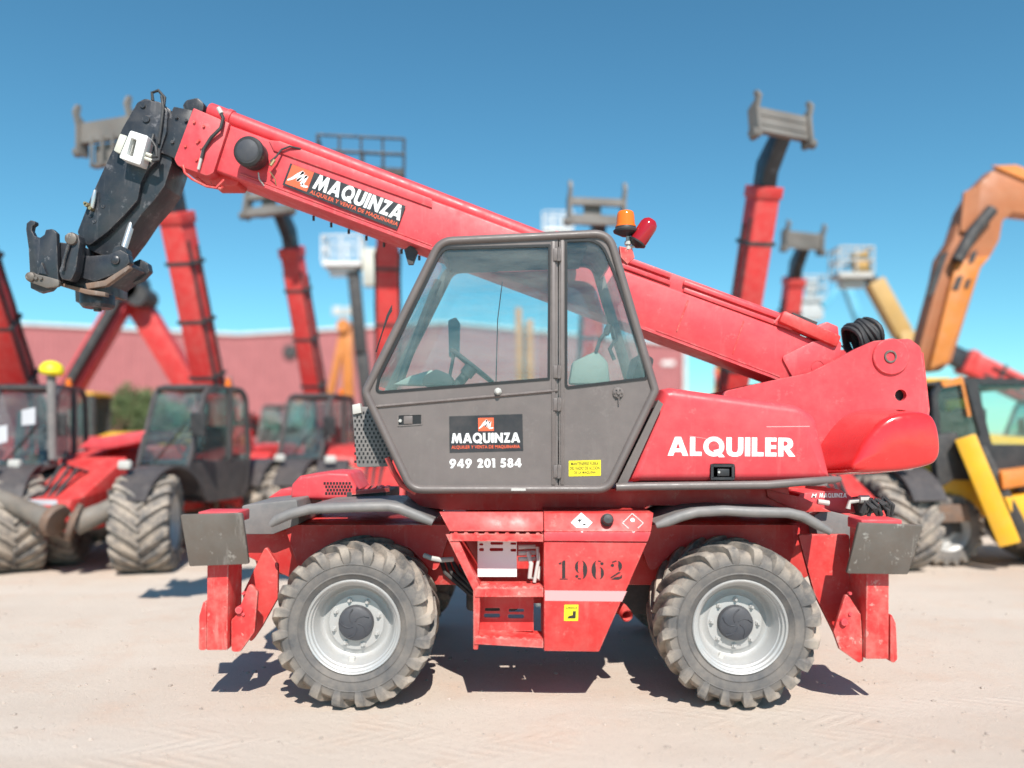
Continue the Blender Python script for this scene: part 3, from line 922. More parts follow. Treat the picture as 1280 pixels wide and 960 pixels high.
g1, in1 = gasket(WIN1); g2, in2 = gasket(WIN2)
MB().prism(inset_poly(WIN1, .014), YC + .004, YC + .009).build('window_pane', MT['glass'], cab)
MB().prism(inset_poly(WIN2, .014), YC + .004, YC + .009).build('window_pane', MT['glass'], cab)
# moulded ridge below the door window
A, B = W(466, 509, YC), W(697, 488.5, YC)
m = MB().rings([[(A.x, YC - .006, A.z + .012), (A.x, YC - .020, A.z), (A.x, YC - .006, A.z - .012)], [(B.x, YC - .006, B.z + .012), (B.x, YC - .020, B.z), (B.x, YC - .006, B.z - .012)]])
m.build('door_ridge', MT['cab'], cab, 20)
m = MB()
m.box(W(689.5, 0, YC).x, W(694, 0, YC).x, YC - .014, YC, W(0, 606, YC).z, W(0, 302, YC).z)
m.box(W(700.5, 0, YC).x, W(705, 0, YC).x, YC - .010, YC, W(0, 606, YC).z, W(0, 300, YC).z)
m.bevel(.004)
m.build('centre_pillar', MT['cab'], cab)
for py in (319, 465, 505.5, 589):
    c = W(697, py, YC)
    m = MB().box(c.x - .030, c.x + .024, YC - .024, YC - .006, c.z - .042, c.z + .042).bevel(.004)
    m.tube([(c.x + .006, YC - .026, c.z - .045), (c.x + .006, YC - .026, c.z + .045)], .010, 8)
    h = m.build('hinge', MT['cab'], cab)
c = W(622.5, 489.5, YC)
MB().lathe([(.001, -.045), (.014, -.044), (.019, -.035), (.016, -.02), (.024, -.012), (.024, 0)], (c.x, YC - .006, c.z), (0, 1, 0), 18).build('window_knob', MT['light_grey'], cab)
# door handle in its recess
q = rp(XZ([(497, 518), (528, 517), (528, 531), (497, 533)], YC), .008, 3)
MB().plate(q, [inset_poly(q, .007)], YC - .010, YC + .002).build('handle_surround', MT['cab'], cab)
MB().prism(inset_poly(q, .007), YC - .006, YC - .0045).build('handle_recess', MT['gasket'], cab)
MB().box(W(505, 0, YC).x, W(516, 0, YC).x, YC - .016, YC - .006, W(0, 530, YC).z, W(0, 520, YC).z).bevel(.003).build('handle_paddle', MT['cab'], cab)
c = W(500.5, 526, YC); MB().lathe([(.001, -.012), (.010, -.012), (.012, 0)], (c.x, YC - .005, c.z), (0, 1, 0), 12).build('key_lock', MT['light_grey'], cab)
c = W(772.5, 491, YC)
m = MB().lathe([(.001, -.03), (.012, -.03), (.014, -.018), (.036, -.014), (.038, 0)], (c.x, YC - .002, c.z), (0, 1, 0), 20)
for k in range(6):
    a = k * 1.047
    m.lathe([(.001, -.024), (.006, -.024), (.007, -.012)], (c.x + math.cos(a) * .025, YC - .002, c.z + math.sin(a) * .025), (0, 1, 0), 8)
m.tube([(c.x + .003, YC - .02, c.z - .03), (c.x + .004, YC - .02, c.z - .075)], .005, 6)
m.build('window_latch', MT['cab'], cab)
# sign on the door
YL = YC - .0045
quad_plate('door_sign', [(561.5, 520.5), (653, 517.5), (654, 563.5), (562, 566)], YL - .002, .002, MT['decal_black'], cab, 0)
def logo(parent, c, ux, w, h, n=(0, -1, 0)):
    """orange tile with a slanted white stroke"""
    ux = Vector(ux).normalized(); n = Vector(n); uz = n.cross(ux)
    P = lambda u, v, d=0: c + ux * (u * w) + uz * (v * h) + n * d
    m = MB().rings([[P(-.5, -.5, .0008), P(.5, -.5, .0008), P(.5, .5, .0008), P(-.5, .5, .0008)], [P(-.5, -.5, .0016), P(.5, -.5, .0016), P(.5, .5, .0016), P(-.5, .5, .0016)]])
    m.build('logo_tile', MT['letter_orange'], parent, 0)
    pts = [(-.46, -.30, .03), (-.30, -.16, .055), (-.10, .12, .075), (.08, .34, .07), (.02, .06, .07), (-.06, -.18, .06), (.10, .02, .07), (.28, .22, .065), (.24, -.02, .07), (.17, -.26, .08), (.34, -.30, .06), (.47, -.26, .035)]
    m = MB()
    for (a, b, t), (a2, b2, t2) in zip(pts, pts[1:]):
        d = Vector((a2 - a, b2 - b)).normalized(); q = Vector((-d.y, d.x))
        m.rings([[P(a + q.x * t, b + q.y * t, .0018), P(a2 + q.x * t2, b2 + q.y * t2, .0018), P(a2 - q.x * t2, b2 - q.y * t2, .0018), P(a - q.x * t, b - q.y * t, .0018)],
                 [P(a + q.x * t, b + q.y * t, .0026), P(a2 + q.x * t2, b2 + q.y * t2, .0026), P(a2 - q.x * t2, b2 - q.y * t2, .0026), P(a - q.x * t, b - q.y * t, .0026)]])
    m.build('logo_stroke', MT['letter_white'], parent, 0)
YL2 = YL - .002
logo(cab, W(607.5, 530.5, YL2), (1, 0, .02), .104, .088)
block('sign_letter', 'MAQUINZA', W(564.5, 554, YL2), (1, 0, .012), .462, .066, MT['letter_white'], cab)
lettering('sign_small_lettering', 'ALQUILER Y VENTA DE MAQUINARIA', W(564.5, 561.8, YL2), (1, 0, .012), .460, .026, MT['letter_orange'], cab, .012, 1.05)
block('phone_digit', '949 201 584', W(562, 585, YL), (1, 0, .012), .485, .060, MT['letter_white'], cab, .13)
st = quad_plate('warning_sticker', [(711, 576), (751, 575), (751, 594.5), (711, 595.5)], YL - .0005, .002, MT['yellow'], cab, 0)
for k, s in enumerate(('MANTENERSE FUERA', 'DEL RADIO DE ACCION', 'DE LA MAQUINA')):
    wq = (.185, .200, .150)[k]
    lettering('warning_lettering', s, (W(731, 0, YL).x - wq / 2, YL - .0008, W(0, 581.8 + k * 5.6, YL).z), (1, 0, .012), wq, .022, MT['letter_black'], cab, .01)
MB().box(W(639, 0, YC).x, W(657, 0, YC).x, YC - .0335, YC - .0305, W(0, 613, YC).z, W(0, 610, YC).z).build('name_plate', MT['light_grey'], cab)

# shell: roof, windscreen, front lower glass, floor, rear
def strip(i_pts, inset, y0, y1, th, name, mat, par=cab):
    P2 = XZ(i_pts, YC)
    m = MB()
    a = P2; 
    # thickness inwards (towards the cab centre)
    cx, cz = W(640, 460, YC).x, W(640, 460, YC).z
    b = []
    for i, p in enumerate(a):
        q = Vector(a[min(i + 1, len(a) - 1)]) - Vector(a[max(i - 1, 0)]); nn = Vector((-q.y, q.x)).normalized()
        if nn.dot(Vector((cx - p[0], cz - p[1]))) < 0: nn = -nn
        b.append((p[0] + nn.x * th, p[1] + nn.y * th))
        a[i] = (p[0] + nn.x * inset, p[1] + nn.y * inset)
        b[i] = (b[i][0] + nn.x * inset, b[i][1] + nn.y * inset)
    m.prism(a + b[::-1], y0, y1)
    return m.build(name, mat, par, 40)
y0, y1 = YC + .068, YF + .005
strip([(545, 303), (560, 294.5), (650, 291.5), (738, 288), (757, 295), (773, 315)], .006, y0, YF - .001, .04, 'roof', MT['cab'])
strip([(562, 296), (650, 293), (736, 289.5)], .006, YF + .061, 6.385, .035, 'shade_overhang', MT['cab'])  # overhang added on the unseen far side to shade the boom behind
strip([(545, 306), (510, 371), (458, 477)], .012, y0, y1, .006, 'windscreen', MT['glass'])
strip([(457, 502), (500, 592)], .012, y0, y1, .006, 'lower_windscreen', MT['glass'])
strip([(455, 484), (456, 499)], .008, y0, y1, .035, 'windscreen_sill', MT['cab'])
strip([(506, 603), (528, 616), (735, 616), (766, 604)], .008, y0, y1, .04, 'cab_floor', MT['interior'])
strip([(778, 330), (822, 478)], .02, y0, y1, .006, 'rear_window', MT['glass'])
strip([(822, 486), (772, 600)], .004, y0, y1, .03, 'rear_wall', MT['cab'])
strip([(555, 303), (735, 297)], .035, y0 + .02, y1 - .02, .012, 'headliner', MT['interior'])
MB().prism(XZ([(823, 500), (829, 505), (784, 604), (771, 606)], 5.46), 5.46, 5.95).build('cab_rear_skirt', MT['cab'], cab)
# far side: pane, post and lower panel
MB().prism(inset_poly(CO, .07), YF + .025, YF + .030).build('window_pane', MT['glass'], cab)
FI = inset_poly(CO, .06)
zc = W(0, 486, YC).z
low = []
for i in range(len(FI)):
    a, b = FI[i - 1], FI[i]
    if (a[1] <= zc) != (b[1] <= zc):
        t = (zc - a[1]) / (b[1] - a[1]); low.append((a[0] + (b[0] - a[0]) * t, zc))
    if b[1] <= zc: low.append(b)
MB().prism(low, YF + .002, YF + .022).build('far_side_panel', MT['interior'], cab)
MB().box(W(700, 0, YC).x, W(714, 0, YC).x, YF, YF + .05, zc, W(0, 296, YC).z).build('far_side_post', MT['cab'], cab)
# driver's place
m = MB()
m.box(.42, .86, 5.56, 6.04, 1.62, 1.76).bevel(.04, 3)
m.rings([rp([(.72, 1.72), (.86, 1.72), (.98, 2.35), (.90, 2.42)], .03)] and [[(x, 5.58, z) for x, z in rp([(.70, 1.72), (.86, 1.70), (.99, 2.36), (.90, 2.42)], .03)], [(x, 6.02, z) for x, z in rp([(.70, 1.72), (.86, 1.70), (.99, 2.36), (.90, 2.42)], .03)]])
m.build('seat', MT['interior'], cab)
MB().box(.40, .68, 5.47, 5.60, 1.95, 2.16).bevel(.03, 3).build('arm_console', MT['cream'], cab)
MB().prism(XZ([(711, 480), (716, 452), (746, 438), (760, 452), (763, 480)], 5.6), 5.6, 5.72).bevel(.02, 2).build('side_console', MT['console'], cab)
m = MB().tube([W(745, 440, 5.6), W(750, 425, 5.6), W(757, 416, 5.6)], .013, 8)
m.lathe([(.001, 0), (.02, .01), (.026, .04), (.018, .08), (.001, .09)], W(757, 420, 5.6), (.3, 0, 1), 10)
m.tube([W(768, 450, 5.58), W(762, 436, 5.58), W(770, 424, 5.58), W(766, 408, 5.58)], .014, 8)
m.build('joystick', MT['interior'], cab)
m = MB()
c = Vector((-.29, 5.85, 2.33)); ax = Vector((.62, 0, .78)).normalized()
u = Vector((0, 1, 0)); v = ax.cross(u)
m.tube([c + (u * math.cos(k * math.pi / 14) + v * math.sin(k * math.pi / 14)) * .19 for k in range(29)], .015, 8, False)
m.tube([c, c - ax * .08], .05, 12)
for k in range(3):
    a = k * 2.094
    m.tube([c, c + (u * math.cos(a) + v * math.sin(a)) * .185], .011, 6)
m.build('steering_wheel', MT['interior'], cab)
m = MB().tube([c - ax * .05, c - ax * .28, (-.52, 5.85, 1.95), (-.55, 5.85, 1.45)], [.035, .04, .06, .08], 12)
m.build('steering_column', MT['interior'], cab)
m = MB().prism(rp(XZ([(526, 482), (530, 470), (545, 461), (562, 468), (568, 482)], 5.62), .03), 5.62, 5.95).bevel(.015)
m.build('dashboard', MT['interior'], cab)
MB().prism(XZ([(490, 481), (512, 470), (540, 462), (546, 470), (530, 482)], 5.98), 5.98, 6.12).bevel(.015).build('dashboard_pad', MT['cream'], cab)
m = MB().tube([W(560, 481, 5.75), W(566, 450, 5.75), W(568, 436, 5.75)], .012, 8)
m.build('gear_lever', MT['interior'], cab)
MB().prism(rp(XZ([(560, 400), (570, 396), (575, 404), (574, 445), (561, 447)], 6.40), .02), 6.40, 6.46).bevel(.015).build('mirror', MT['black_plastic'], cab)
MB().tube([W(628, 352, 5.95), W(622, 400, 5.95), W(620, 478, 5.95)], .004, 6).build('aerial', MT['gasket'], cab)
m = MB().tube([W(548, 350, 6.1), W(530, 395, 6.1), W(508, 455, 6.1), W(500, 478, 6.05)], .028, 10)
m.build('grab_rail', MT['interior'], cab)
# perforated step/grille panel hanging in front of the cab
def front_grille():
    Y = 5.62
    out = rp(XZ([(440, 512), (449, 508), (470, 509), (493, 556), (489, 583), (446, 584)], Y), .02, 3)
    g = MB().prism(out, Y, Y + .03).bevel(.004).build('front_guard_panel', MT['fender'], cab)
    m = MB()
    for j in range(13):
        for i in range(9):
            px, py = 444 + i * 5.2 + (j % 2) * 2.6, 516 + j * 5.1
            if px > 452 + (py - 510) * .62 + 14 or px > 488: continue
            q = W(px, py, Y)
            m.box(q.x - .006, q.x + .006, Y - .003, Y + .01, q.z - .009, q.z + .009)
    m.build('guard_perforation', MT['gasket'], g, 0)
    MB().prism(XZ([(440, 506), (450, 504), (452, 516), (441, 518)], Y - .02), Y - .02, Y + .06).bevel(.004).build('guard_hinge', MT['light_grey'], g)
front_grille()
MB().tube([W(484, 572, 5.5), W(492, 590, 5.5), W(502, 606, 5.5), W(520, 616, 5.52)], .02, 8).build('front_tube', MT['red'], cab)
m = MB()
for k in range(3): m.tube([W(490, 388 - k * 3, 5.9), W(486 - k, 394, 5.88), W(478, 415, 5.9), W(470, 440, 5.95)], .005, 6)
m.build('wiper_hose', MT['rubber'], cab)

# beacons on the roof corner
b0 = W(787, 318, 5.75)
m = MB().prism(XZ([(774, 308), (790, 311), (793, 322), (784, 330), (776, 322)], 5.75), 5.74, 5.80)
post = m.build('beacon_bracket', MT['red_worn'], cab)
def beacon():
    c = W(785, 312, 5.75)
    m = MB().tube([c, c + Vector((0, 0, .10))], .016, 10)
    m.lathe([(.026, 0), (.026, .02), (.015, .03)], c + Vector((0, 0, .035)), (0, 0, 1), 10, True)
    m.tube([c + Vector((.01, 0, .01)), c + Vector((.05, -.01, .03)), c + Vector((.075, -.01, .07))], .012, 8)
    m.build('beacon_stem', MT['light_grey'], cab)
    z = W(0, 292, 5.75).z; x = W(782, 0, 5.75).x
    MB().lathe([(.001, -.02), (.03, -.02), (.05, -.01), (.086, .008), (.090, .02), (.075, .035), (.072, .05)], (x, 5.75, z), (0, 0, 1), 28, True).build('beacon_base', MT['black_plastic'], cab)
    MB().lathe([(.074, .045), (.074, .055), (.068, .06), (.062, .13), (.058, .15), (.05, .158), (.001, .16)], (x, 5.75, z), (0, 0, 1), 28).build('amber_beacon', MT['amber'], cab)
    c2 = W(796, 304, 5.74); ax = Vector((.55, -.05, .84))
    MB().lathe([(.001, 0), (.05, .0), (.062, .012), (.064, .03), (.064, .15), (.056, .175), (.035, .195), (.001, .20)], c2, ax, 24).build('red_lamp', MT['red_lens'], cab)
    MB().lathe([(.02, -.03), (.05, -.01), (.066, 0), (.067, .012)], c2, ax, 24, True).build('lamp_base', MT['black_plastic'], cab)
beacon()

# ---------------------------------------------------------------- side cover with ALQUILER
YV = 5.52
def cover():
    m = MB()
    sections = []
    # bulged cover: outline shrinks towards the camera
    cx = W(915, 0, YV).x; cz = W(0, 600, YV).z
    for dy, k in ((.70, .0), (.10, .0), (.05, .008), (.02, .022), (.006, .04), (0, .06)):
        sh = XZ([(784, 603), (829, 486), (840, 484), (1000, 506), (1022, 520), (1041, 596), (1030, 602)], YV)
        sh = inset_poly(sh, k) if k else sh
        sections.append([(x, YV + dy, z) for x, z in rp(sh, [.02, .02, .03, .12, .10, .02, .02], 5)])
    m.rings(sections)
    cv = m.build('side_cover', MT['red_faded'], root, 80)
    ux = Vector((1, 0, .0))
    block('cover_letter', 'ALQUILER', W(834.5, 569.5, YV), (1, 0, -.008), .882, .130, MT['letter_white'], cv, .08)
    q = rp(XZ([(888, 580), (918, 580), (918, 600), (888, 600)], YV - .004), .006, 2)
    MB().plate(q, [inset_poly(q, .018)], YV - .012, YV + .01).bevel(.002, 1).build('latch_surround', MT['black_plastic'], cv)
    MB().prism(inset_poly(q, .017), YV - .005, YV).build('latch_recess', MT['gasket'], cv)
    MB().box(W(896, 0, YV).x, W(911, 0, YV).x, YV - .016, YV - .004, W(0, 595, YV).z, W(0, 586, YV).z).bevel(.004).build('latch_paddle', MT['black_plastic'], cv)
    c = W(898, 590, YV); MB().lathe([(.001, -.02), (.008, -.02), (.009, -.012)], (c.x, YV, c.z), (0, 1, 0), 10).build('latch_lock', MT['light_grey'], cv)
    return cv
cv_ = cover()
# long scuffs and weld seams
MB().bar(W(958, 533.5, YV - .001), W(1012, 533, YV - .001), .002, .006, (0, 0, 1)).build('paint_scuff', MT['refl'], cv_)
MB().bar(W(862, 545, YV - .001), W(905, 552, YV - .001), .0015, .003, (0, 0, 1)).build('paint_scuff', MT['refl'], cv_)

# ---------------------------------------------------------------- tower plates with pivot boss, counterweight
YT = 6.28
tower_px = [(905, 489), (963, 476), (1012, 466), (1044, 450), (1070, 436), (1093, 426), (1137, 423), (1151, 434), (1161, 512), (1150, 584), (1060, 590), (900, 600)]
tw = rp(XZ(tower_px, YT), [.05, .1, .2, .2, .2, .08, .07, .07, .1, .02, .02, .02], 4)
hole = [(W(1126, 494, YT).x + .046 * math.cos(a * .3927), W(1126, 494, YT).z + .046 * math.sin(a * .3927)) for a in range(16)]
tower = MB().plate(tw, [hole], YT, YT + .045).build('boom_tower', MT['red_faded'], root, 30)
MB().plate(tw, [hole], 7.0, 7.045).build('far_tower_plate', MT['red_faded'], tower, 30)
MB().prism(XZ([(1152, 440), (1158, 440), (1166, 512), (1157, 582), (1148, 582)], YT), YT + .046, 6.999).build('tower_back', MT['red_faded'], tower)
MB().prism(XZ([(910, 560), (1010, 560), (1010, 612), (910, 612)], YT), YT + .047, 6.998).build('tower_core', MT['red'], tower)
m = MB()
for i in range(len(tw) - 12, len(tw)): pass
edge = rp(XZ([(1093, 427.5), (1135, 425), (1148.5, 435), (1158.5, 512)], YT), .05, 4)
c = W(1113, 446, YT)
MB().lathe([(.001, -.020), (.135, -.020), (.142, -.014), (.142, .01)], (c.x, YT, c.z), (0, 1, 0), 40).build('pivot_boss', MT['red_faded'], tower)
MB().lathe([(.036, -.030), (.048, -.030), (.052, -.018), (.030, -.018), (.030, -.004), (.001, -.004)], (c.x - .01, YT, c.z), (0, 1, 0), 20).build('pivot_pin', MT['steel'], tower)
MB().lathe([(.001, .0), (.05, 0)], (W(1126, 494, YT).x, YT + .06, W(1126, 494, YT).z), (0, 1, 0), 16).build('hole_back', MT['gasket'], tower)

def counterweight():
    px = [(1067, 589), (1073, 566), (1088, 542), (1108, 523), (1132, 515.5), (1160, 516), (1172, 528), (1177, 555), (1174, 574), (1160, 583), (1118, 590)]
    Yn = 5.62
    q_ = [Vector(p) for p in XZ(px, Yn)]; base = []
    for i in range(len(q_)):
        a, b, c_, d_ = q_[i - 1], q_[i], q_[(i + 1) % len(q_)], q_[(i + 2) % len(q_)]
        for k in range(6):
            t = k / 6
            base.append(tuple(.5 * ((2 * b) + (c_ - a) * t + (2 * a - 5 * b + 4 * c_ - d_) * t * t + (3 * b - a - 3 * c_ + d_) * t ** 3)))
    cx = sum(p[0] for p in base) / len(base); cz = sum(p[1] for p in base) / len(base)
    gr = lambda k, kz: [(cx + (x - cx) * k, cz + (z - cz) * kz) for x, z in base]
    m = MB()
    secs = [(-.012, .45, .40), (-.004, .80, .74), (.004, .91, .875), (.014, .96, .945), (.030, .985, .98), (.05, 1.0, 1.0), (.08, 1.015, 1.02), (.13, 1.035, 1.05), (.20, 1.06, 1.085), (.30, 1.085, 1.12), (.42, 1.105, 1.155), (.55, 1.12, 1.18), (1.4, 1.12, 1.18), (1.7, 1.05, 1.07), (1.77, .96, .945), (1.78, .8, .72)]
    m.rings([[(x, Yn + dy, z) for x, z in gr(k, kz)] for dy, k, kz in secs])
    o = m.build('counterweight', MT['red_gloss'], root, 80)
    # rubber lip below
    return o
counterweight()
# hose coil behind the boom foot: loops wound about an axis along the boom
m = MB()
p0c, p1c = W(1066, 428, 6.62), W(1090, 417, 6.62)
axc = (p1c - p0c).normalized(); uc = Vector((0, 1, 0)); vc = axc.cross(uc)
for k in range(7):
    cc = p0c.lerp(p1c, k / 6); rr_ = .135 + .012 * math.sin(k * 2.1)
    m.tube([cc + (uc * math.cos(a * .3142) * 1.15 + vc * math.sin(a * .3142)) * rr_ + axc * (.01 * math.sin(a * .9 + k)) for a in range(21)], .020, 8)
for k in range(4):
    rr_ = .105 - k * .024; cc = p1c + axc * (.012 * k - .01)
    m.tube([cc + (uc * math.cos(a * .3142 + k) + vc * math.sin(a * .3142 + k)) * rr_ for a in range(17)], .016, 8)
m.build('hose_coil', MT['rubber'], tower)
m = MB()
for k in range(3): m.tube([W(1092, 404, 6.5 + k * .1), W(1100, 408, 6.5 + k * .1), W(1104, 420, 6.5 + k * .1)], .016, 8)
m.build('hose_fitting', MT['brass'], tower)

# rear chassis fittings under the counterweight
m = MB().prism(rp(XZ([(985, 640), (1000, 617), (1050, 612), (1066, 622), (1074, 642)], 5.98), .03), 5.98, 6.6).bevel(.012)
rear_box = m.build('rear_frame_box', MT['red_faded'], root)
block('frame_letter', 'MAQUINZA', W(1024, 622, 5.975), (1, 0, .0), .205, .034, MT['letter_white'], rear_box)
lettering('frame_mark', 'M', W(1014, 622, 5.975), (1, 0, .0), .034, .03, MT['letter_white'], rear_box, .03, skew=.3)
MB().prism(XZ([(958, 612), (1004, 622), (1040, 640), (1000, 640), (960, 622)], 5.78), 5.78, 5.9).bevel(.006).build('deck_plate', MT['red'], rear_box)
m = MB()
MB().tube([W(1022, 627, 5.9), W(1036, 629, 5.9)], .02, 10).build('hydraulic_coupling', MT['light_grey'], rear_box)
m.tube([W(1060, 636, 5.85), W(1062, 627, 5.85), W(1084, 624, 5.85)], .018, 10)
m.tube([W(1074, 624, 5.84), W(1086, 624, 5.84)], .03, 10)
m.build('hydraulic_coupling', MT['light_grey'], rear_box)
m = MB()
rnd = random.Random(11)
for k in range(9):
    x, y = 1076 + k * 3.2, 632 + rnd.uniform(-5, 8)
    m.tube([W(x, y + 8, 5.8), W(x + 6, y - 6 + rnd.uniform(-3, 3), 5.78), W(x + 15, y + 2, 5.76), W(x + 18 + rnd.uniform(-6, 6), y + 14, 5.8)], .014, 7)
m.build('hose_bundle', MT['rubber'], rear_box)
MB().prism(XZ([(1070, 625), (1092, 622), (1098, 640), (1076, 646)], 5.9), 5.9, 6.1).bevel(.01).build('tow_coupling', MT['dark'], rear_box)

# ---------------------------------------------------------------- boom
YB, BW = 6.42, .40
SL = .375
def bl(x, off=0):            # top edge line of the near face
    return (x, 154 + SL * (x - 285) + off)
TOPL = lambda x: 154 + SL * (x - 285)
BOTL = lambda x: 240 + SL * (x - 345)
prof = XZ([(274, TOPL(274) + 1), (1046, TOPL(1046) - 4), (1052, 452), (1030, 486), (978, BOTL(978)), (252, BOTL(252) + 2)], YB)
m = MB().prism(prof, YB, YB + BW).bevel(.02, 3)
boom = m.build('boom', MT['red_faded'], root)
# raised flank plate over the rear part, reinforcement round the rear pin
MB().prism(rp(XZ([(977, 446), (1018, 426), (1052, 426), (1049, 462), (992, 474)], YB - .02), .03, 4), YB - .022, YB - .001).bevel(.004).build('rear_reinforcement', MT['red_faded'], boom)
c = W(1022, 459, YB - .022)
MB().lathe([(.052, -.004), (.052, .018), (.001, .018)], (c.x, YB - .022, c.z), (0, 1, 0), 24).build('pin_hole', MT['red'], boom)
# tray rails on top of the boom, right of the cab
for x0, x1, d in ((700, 838, 0), (854, 990, 0)):
    for o, hh in ((-17, 5), (-8, 4)):
        a0, a1 = W(x0, TOPL(x0) + o + 3, YB + .02), W(x1, TOPL(x1) + o + 1, YB + .02)
        MB().bar(a0, a1, .05, .036).bevel(.008).build('tray_rail', MT['red_faded'], boom)
a0, a1 = W(690, TOPL(690) - 6, YB + .08), W(1000, TOPL(1000) - 8, YB + .08)
MB().bar(a0, a1, .10, .15).bevel(.015).build('cable_tray', MT['red_faded'], boom)
MB().bar(W(974, 396, YB), W(1046, 428, YB), .12, .10).bevel(.02).build('rear_cover', MT['red'], boom)
MB().prism(rp(XZ([(1016, 424), (1020, 408), (1034, 402), (1048, 408), (1050, 430)], YB + .02), .02), YB + .02, YB + .2).bevel(.01).build('cable_guide', MT['red_faded'], boom)
MB().tube([W(990, 398, YB - .01), W(1020, 410, YB - .02), W(1046, 428, YB - .02), W(1054, 434, YB)], .006, 6).build('guide_wire', MT['rubber'], boom)
MB().tube([W(968, 404, YB), W(976, 394, YB), W(984, 391, YB)], .012, 8).build('grab_loop', MT['red_faded'], boom)
m = MB()
m.bar(W(986, 396, YB + .12), W(1016, 408, YB + .12), .16, .05).build('hose_reel', MT['dark'], boom)
# long tube lying on top of the boom, left of the cab
ta, tb = W(262, 139, 6.56), W(720, 139 + .387 * 458, 6.56)
d = (tb - ta).normalized()
m = MB().lathe([(.001, 0), (.064, .002), (.070, .012), (.070, .16), (.078, .165), (.078, .20), (.066, .205), (.066, (tb - ta).length)], ta, d, 24)
m.build('top_cylinder', MT['red_faded'], boom)
# step plate along the upper flank
MB().prism(XZ([(336, TOPL(336) + 2), (350, TOPL(350) - 2), (540, TOPL(540) - 1), (540, TOPL(540) + 10), (342, TOPL(342) + 13)], YB - .012), YB - .013, YB - .001).bevel(.003).build('flank_strip', MT['red_faded'], boom)
# lower flange lip and small studs under the boom
MB().prism(XZ([(300, BOTL(300) - 4), (980, BOTL(980) - 4), (980, BOTL(980)), (300, BOTL(300))], YB), YB - .012, YB - .001).build('lower_flange', MT['red_faded'], boom)
# boom head block
hb = MB().prism(rp(XZ([(242, 135), (287, 154), (267, 216), (259, 220), (222, 207), (218, 199)], YB - .03), [.01, .01, .02, .05, .04, .03], 4), YB - .035, YB + BW + .03).bevel(.006)
head = hb.build('boom_head', MT['red_faded'], boom)
m = MB()
for (x, y) in ((243, 153), (255, 158), (249, 176), (247, 178), (252, 185), (246, 200), (232, 183)):
    c = W(x, y, YB - .036); m.lathe([(.001, -.014), (.011, -.014), (.012, 0)], (c.x, YB - .035, c.z), (0, 1, 0), 6)
m.build('head_bolt', MT['red'], head)
MB().tube([W(274, 137, YB - .05), W(279, 148, YB - .06), W(276, 160, YB - .07), W(264, 172, YB - .06), W(255, 186, YB - .05), W(252, 198, YB - .05)], .014, 10).build('head_hose', MT['rubber'], head)
MB().tube([W(273, 135, YB - .05), W(277, 142, YB - .055)], .018, 10).build('hose_ferrule', MT['light_grey'], head)
MB().tube([W(254, 188, YB - .05), W(252, 196, YB - .05), W(248, 212, YB - .05)], .012, 8).build('hose_connector', MT['light_grey'], head)
MB().tube([W(229, 207, YB - .03), W(231, 216, YB - .05), W(240, 224, YB - .07), W(258, 233, YB - .07), (W(270, 235, YB - .05)), W(280, 225, YB - .02)], .010, 8).build('guard_loop', MT['red'], head)
MB().tube([W(246, 222, YB + .1), W(258, 232, YB + .08), W(276, 236, YB + .1), W(286, 228, YB + .1)], .012, 8).build('guard_loop', MT['red'], head)
MB().prism(XZ([(252, 214), (300, 222), (296, 232), (266, 232)], YB + .08), YB + .08, YB + .3).bevel(.01).build('lower_wear_block', MT['red'], head)
MB().prism(rp(XZ([(226, 132), (232, 124), (246, 121), (254, 128), (253, 140), (236, 142)], YB + .05), .04), YB + .06, YB + .30).bevel(.01).build('sheave_cover', MT['black'], head)
# black plates of the inner section
MB().prism(rp(XZ([(217, 133), (241, 138), (228, 176), (221, 199), (214, 196), (198, 189), (204, 164)], YB + .0), .015, 3), YB + .001, YB + BW - .002).bevel(.005).build('inner_section', MT['black'], boom)
m = MB()
for (x, y) in ((221, 147), (233, 151), (203, 172), (216, 178)):
    c = W(x, y, YB); m.lathe([(.001, -.016), (.013, -.016), (.014, 0)], (c.x, YB, c.z), (0, 1, 0), 6)
m.build('section_bolt', MT['black'], boom)
# weld beads and seams along the flank
for x0, x1, o in ((300, 540, 6), (820, 975, 5)):
    MB().tube([W(x0 + (x1 - x0) * k / 12, BOTL(x0 + (x1 - x0) * k / 12) - o - (k % 2) * .25, YB - .013) for k in range(13)], .006, 6).build('weld_bead', MT['red_faded'], boom)
MB().tube([W(860, TOPL(860) + 6, YB - .003), W(846, TOPL(846) + 50, YB - .003)], .005, 6).build('weld_bead', MT['red'], boom)
MB().tube([W(930, TOPL(930) + 5, YB - .003), W(916, TOPL(916) + 52, YB - .003)], .004, 6).build('weld_bead', MT['red'], boom)
# work lamp
c = W(320, 197, YB - .01)
MB().lathe([(.001, -.17), (.10, -.165), (.118, -.150), (.121, -.12), (.118, -.10), (.112, -.09), (.112, -.02), (.085, .0), (.085, .02)], c, (.10, .99, 0), 28).build('work_lamp', MT['black_plastic'], boom)
MB().lathe([(.001, -.178), (.075, -.174), (.088, -.166)], c, (.10, .99, 0), 28, True).build('lamp_face', MT['hub_dark'], boom)
MB().tube([W(338, 202, YB - .06), W(345, 196, YB - .05), W(352, 187, YB - .03), W(362, 183, YB - .03), W(376, 186, YB - .012)], .008, 8).build('lamp_cable', MT['rubber'], boom)
MB().tube([W(338, 207, YB - .07), W(343, 200, YB - .06)], .014, 8).build('cable_connector', MT['brass'], boom)
MB().tube([W(323, 216, YB - .05), W(324, 224, YB - .06), W(330, 232, YB - .02)], .006, 6).build('lamp_cable', MT['light_grey'], boom)
MB().tube([W(337, 214, YB - .05), W(344, 224, YB - .03), W(345, 231, YB - .01)], .005, 6).build('lamp_cable', MT['brass'], boom)
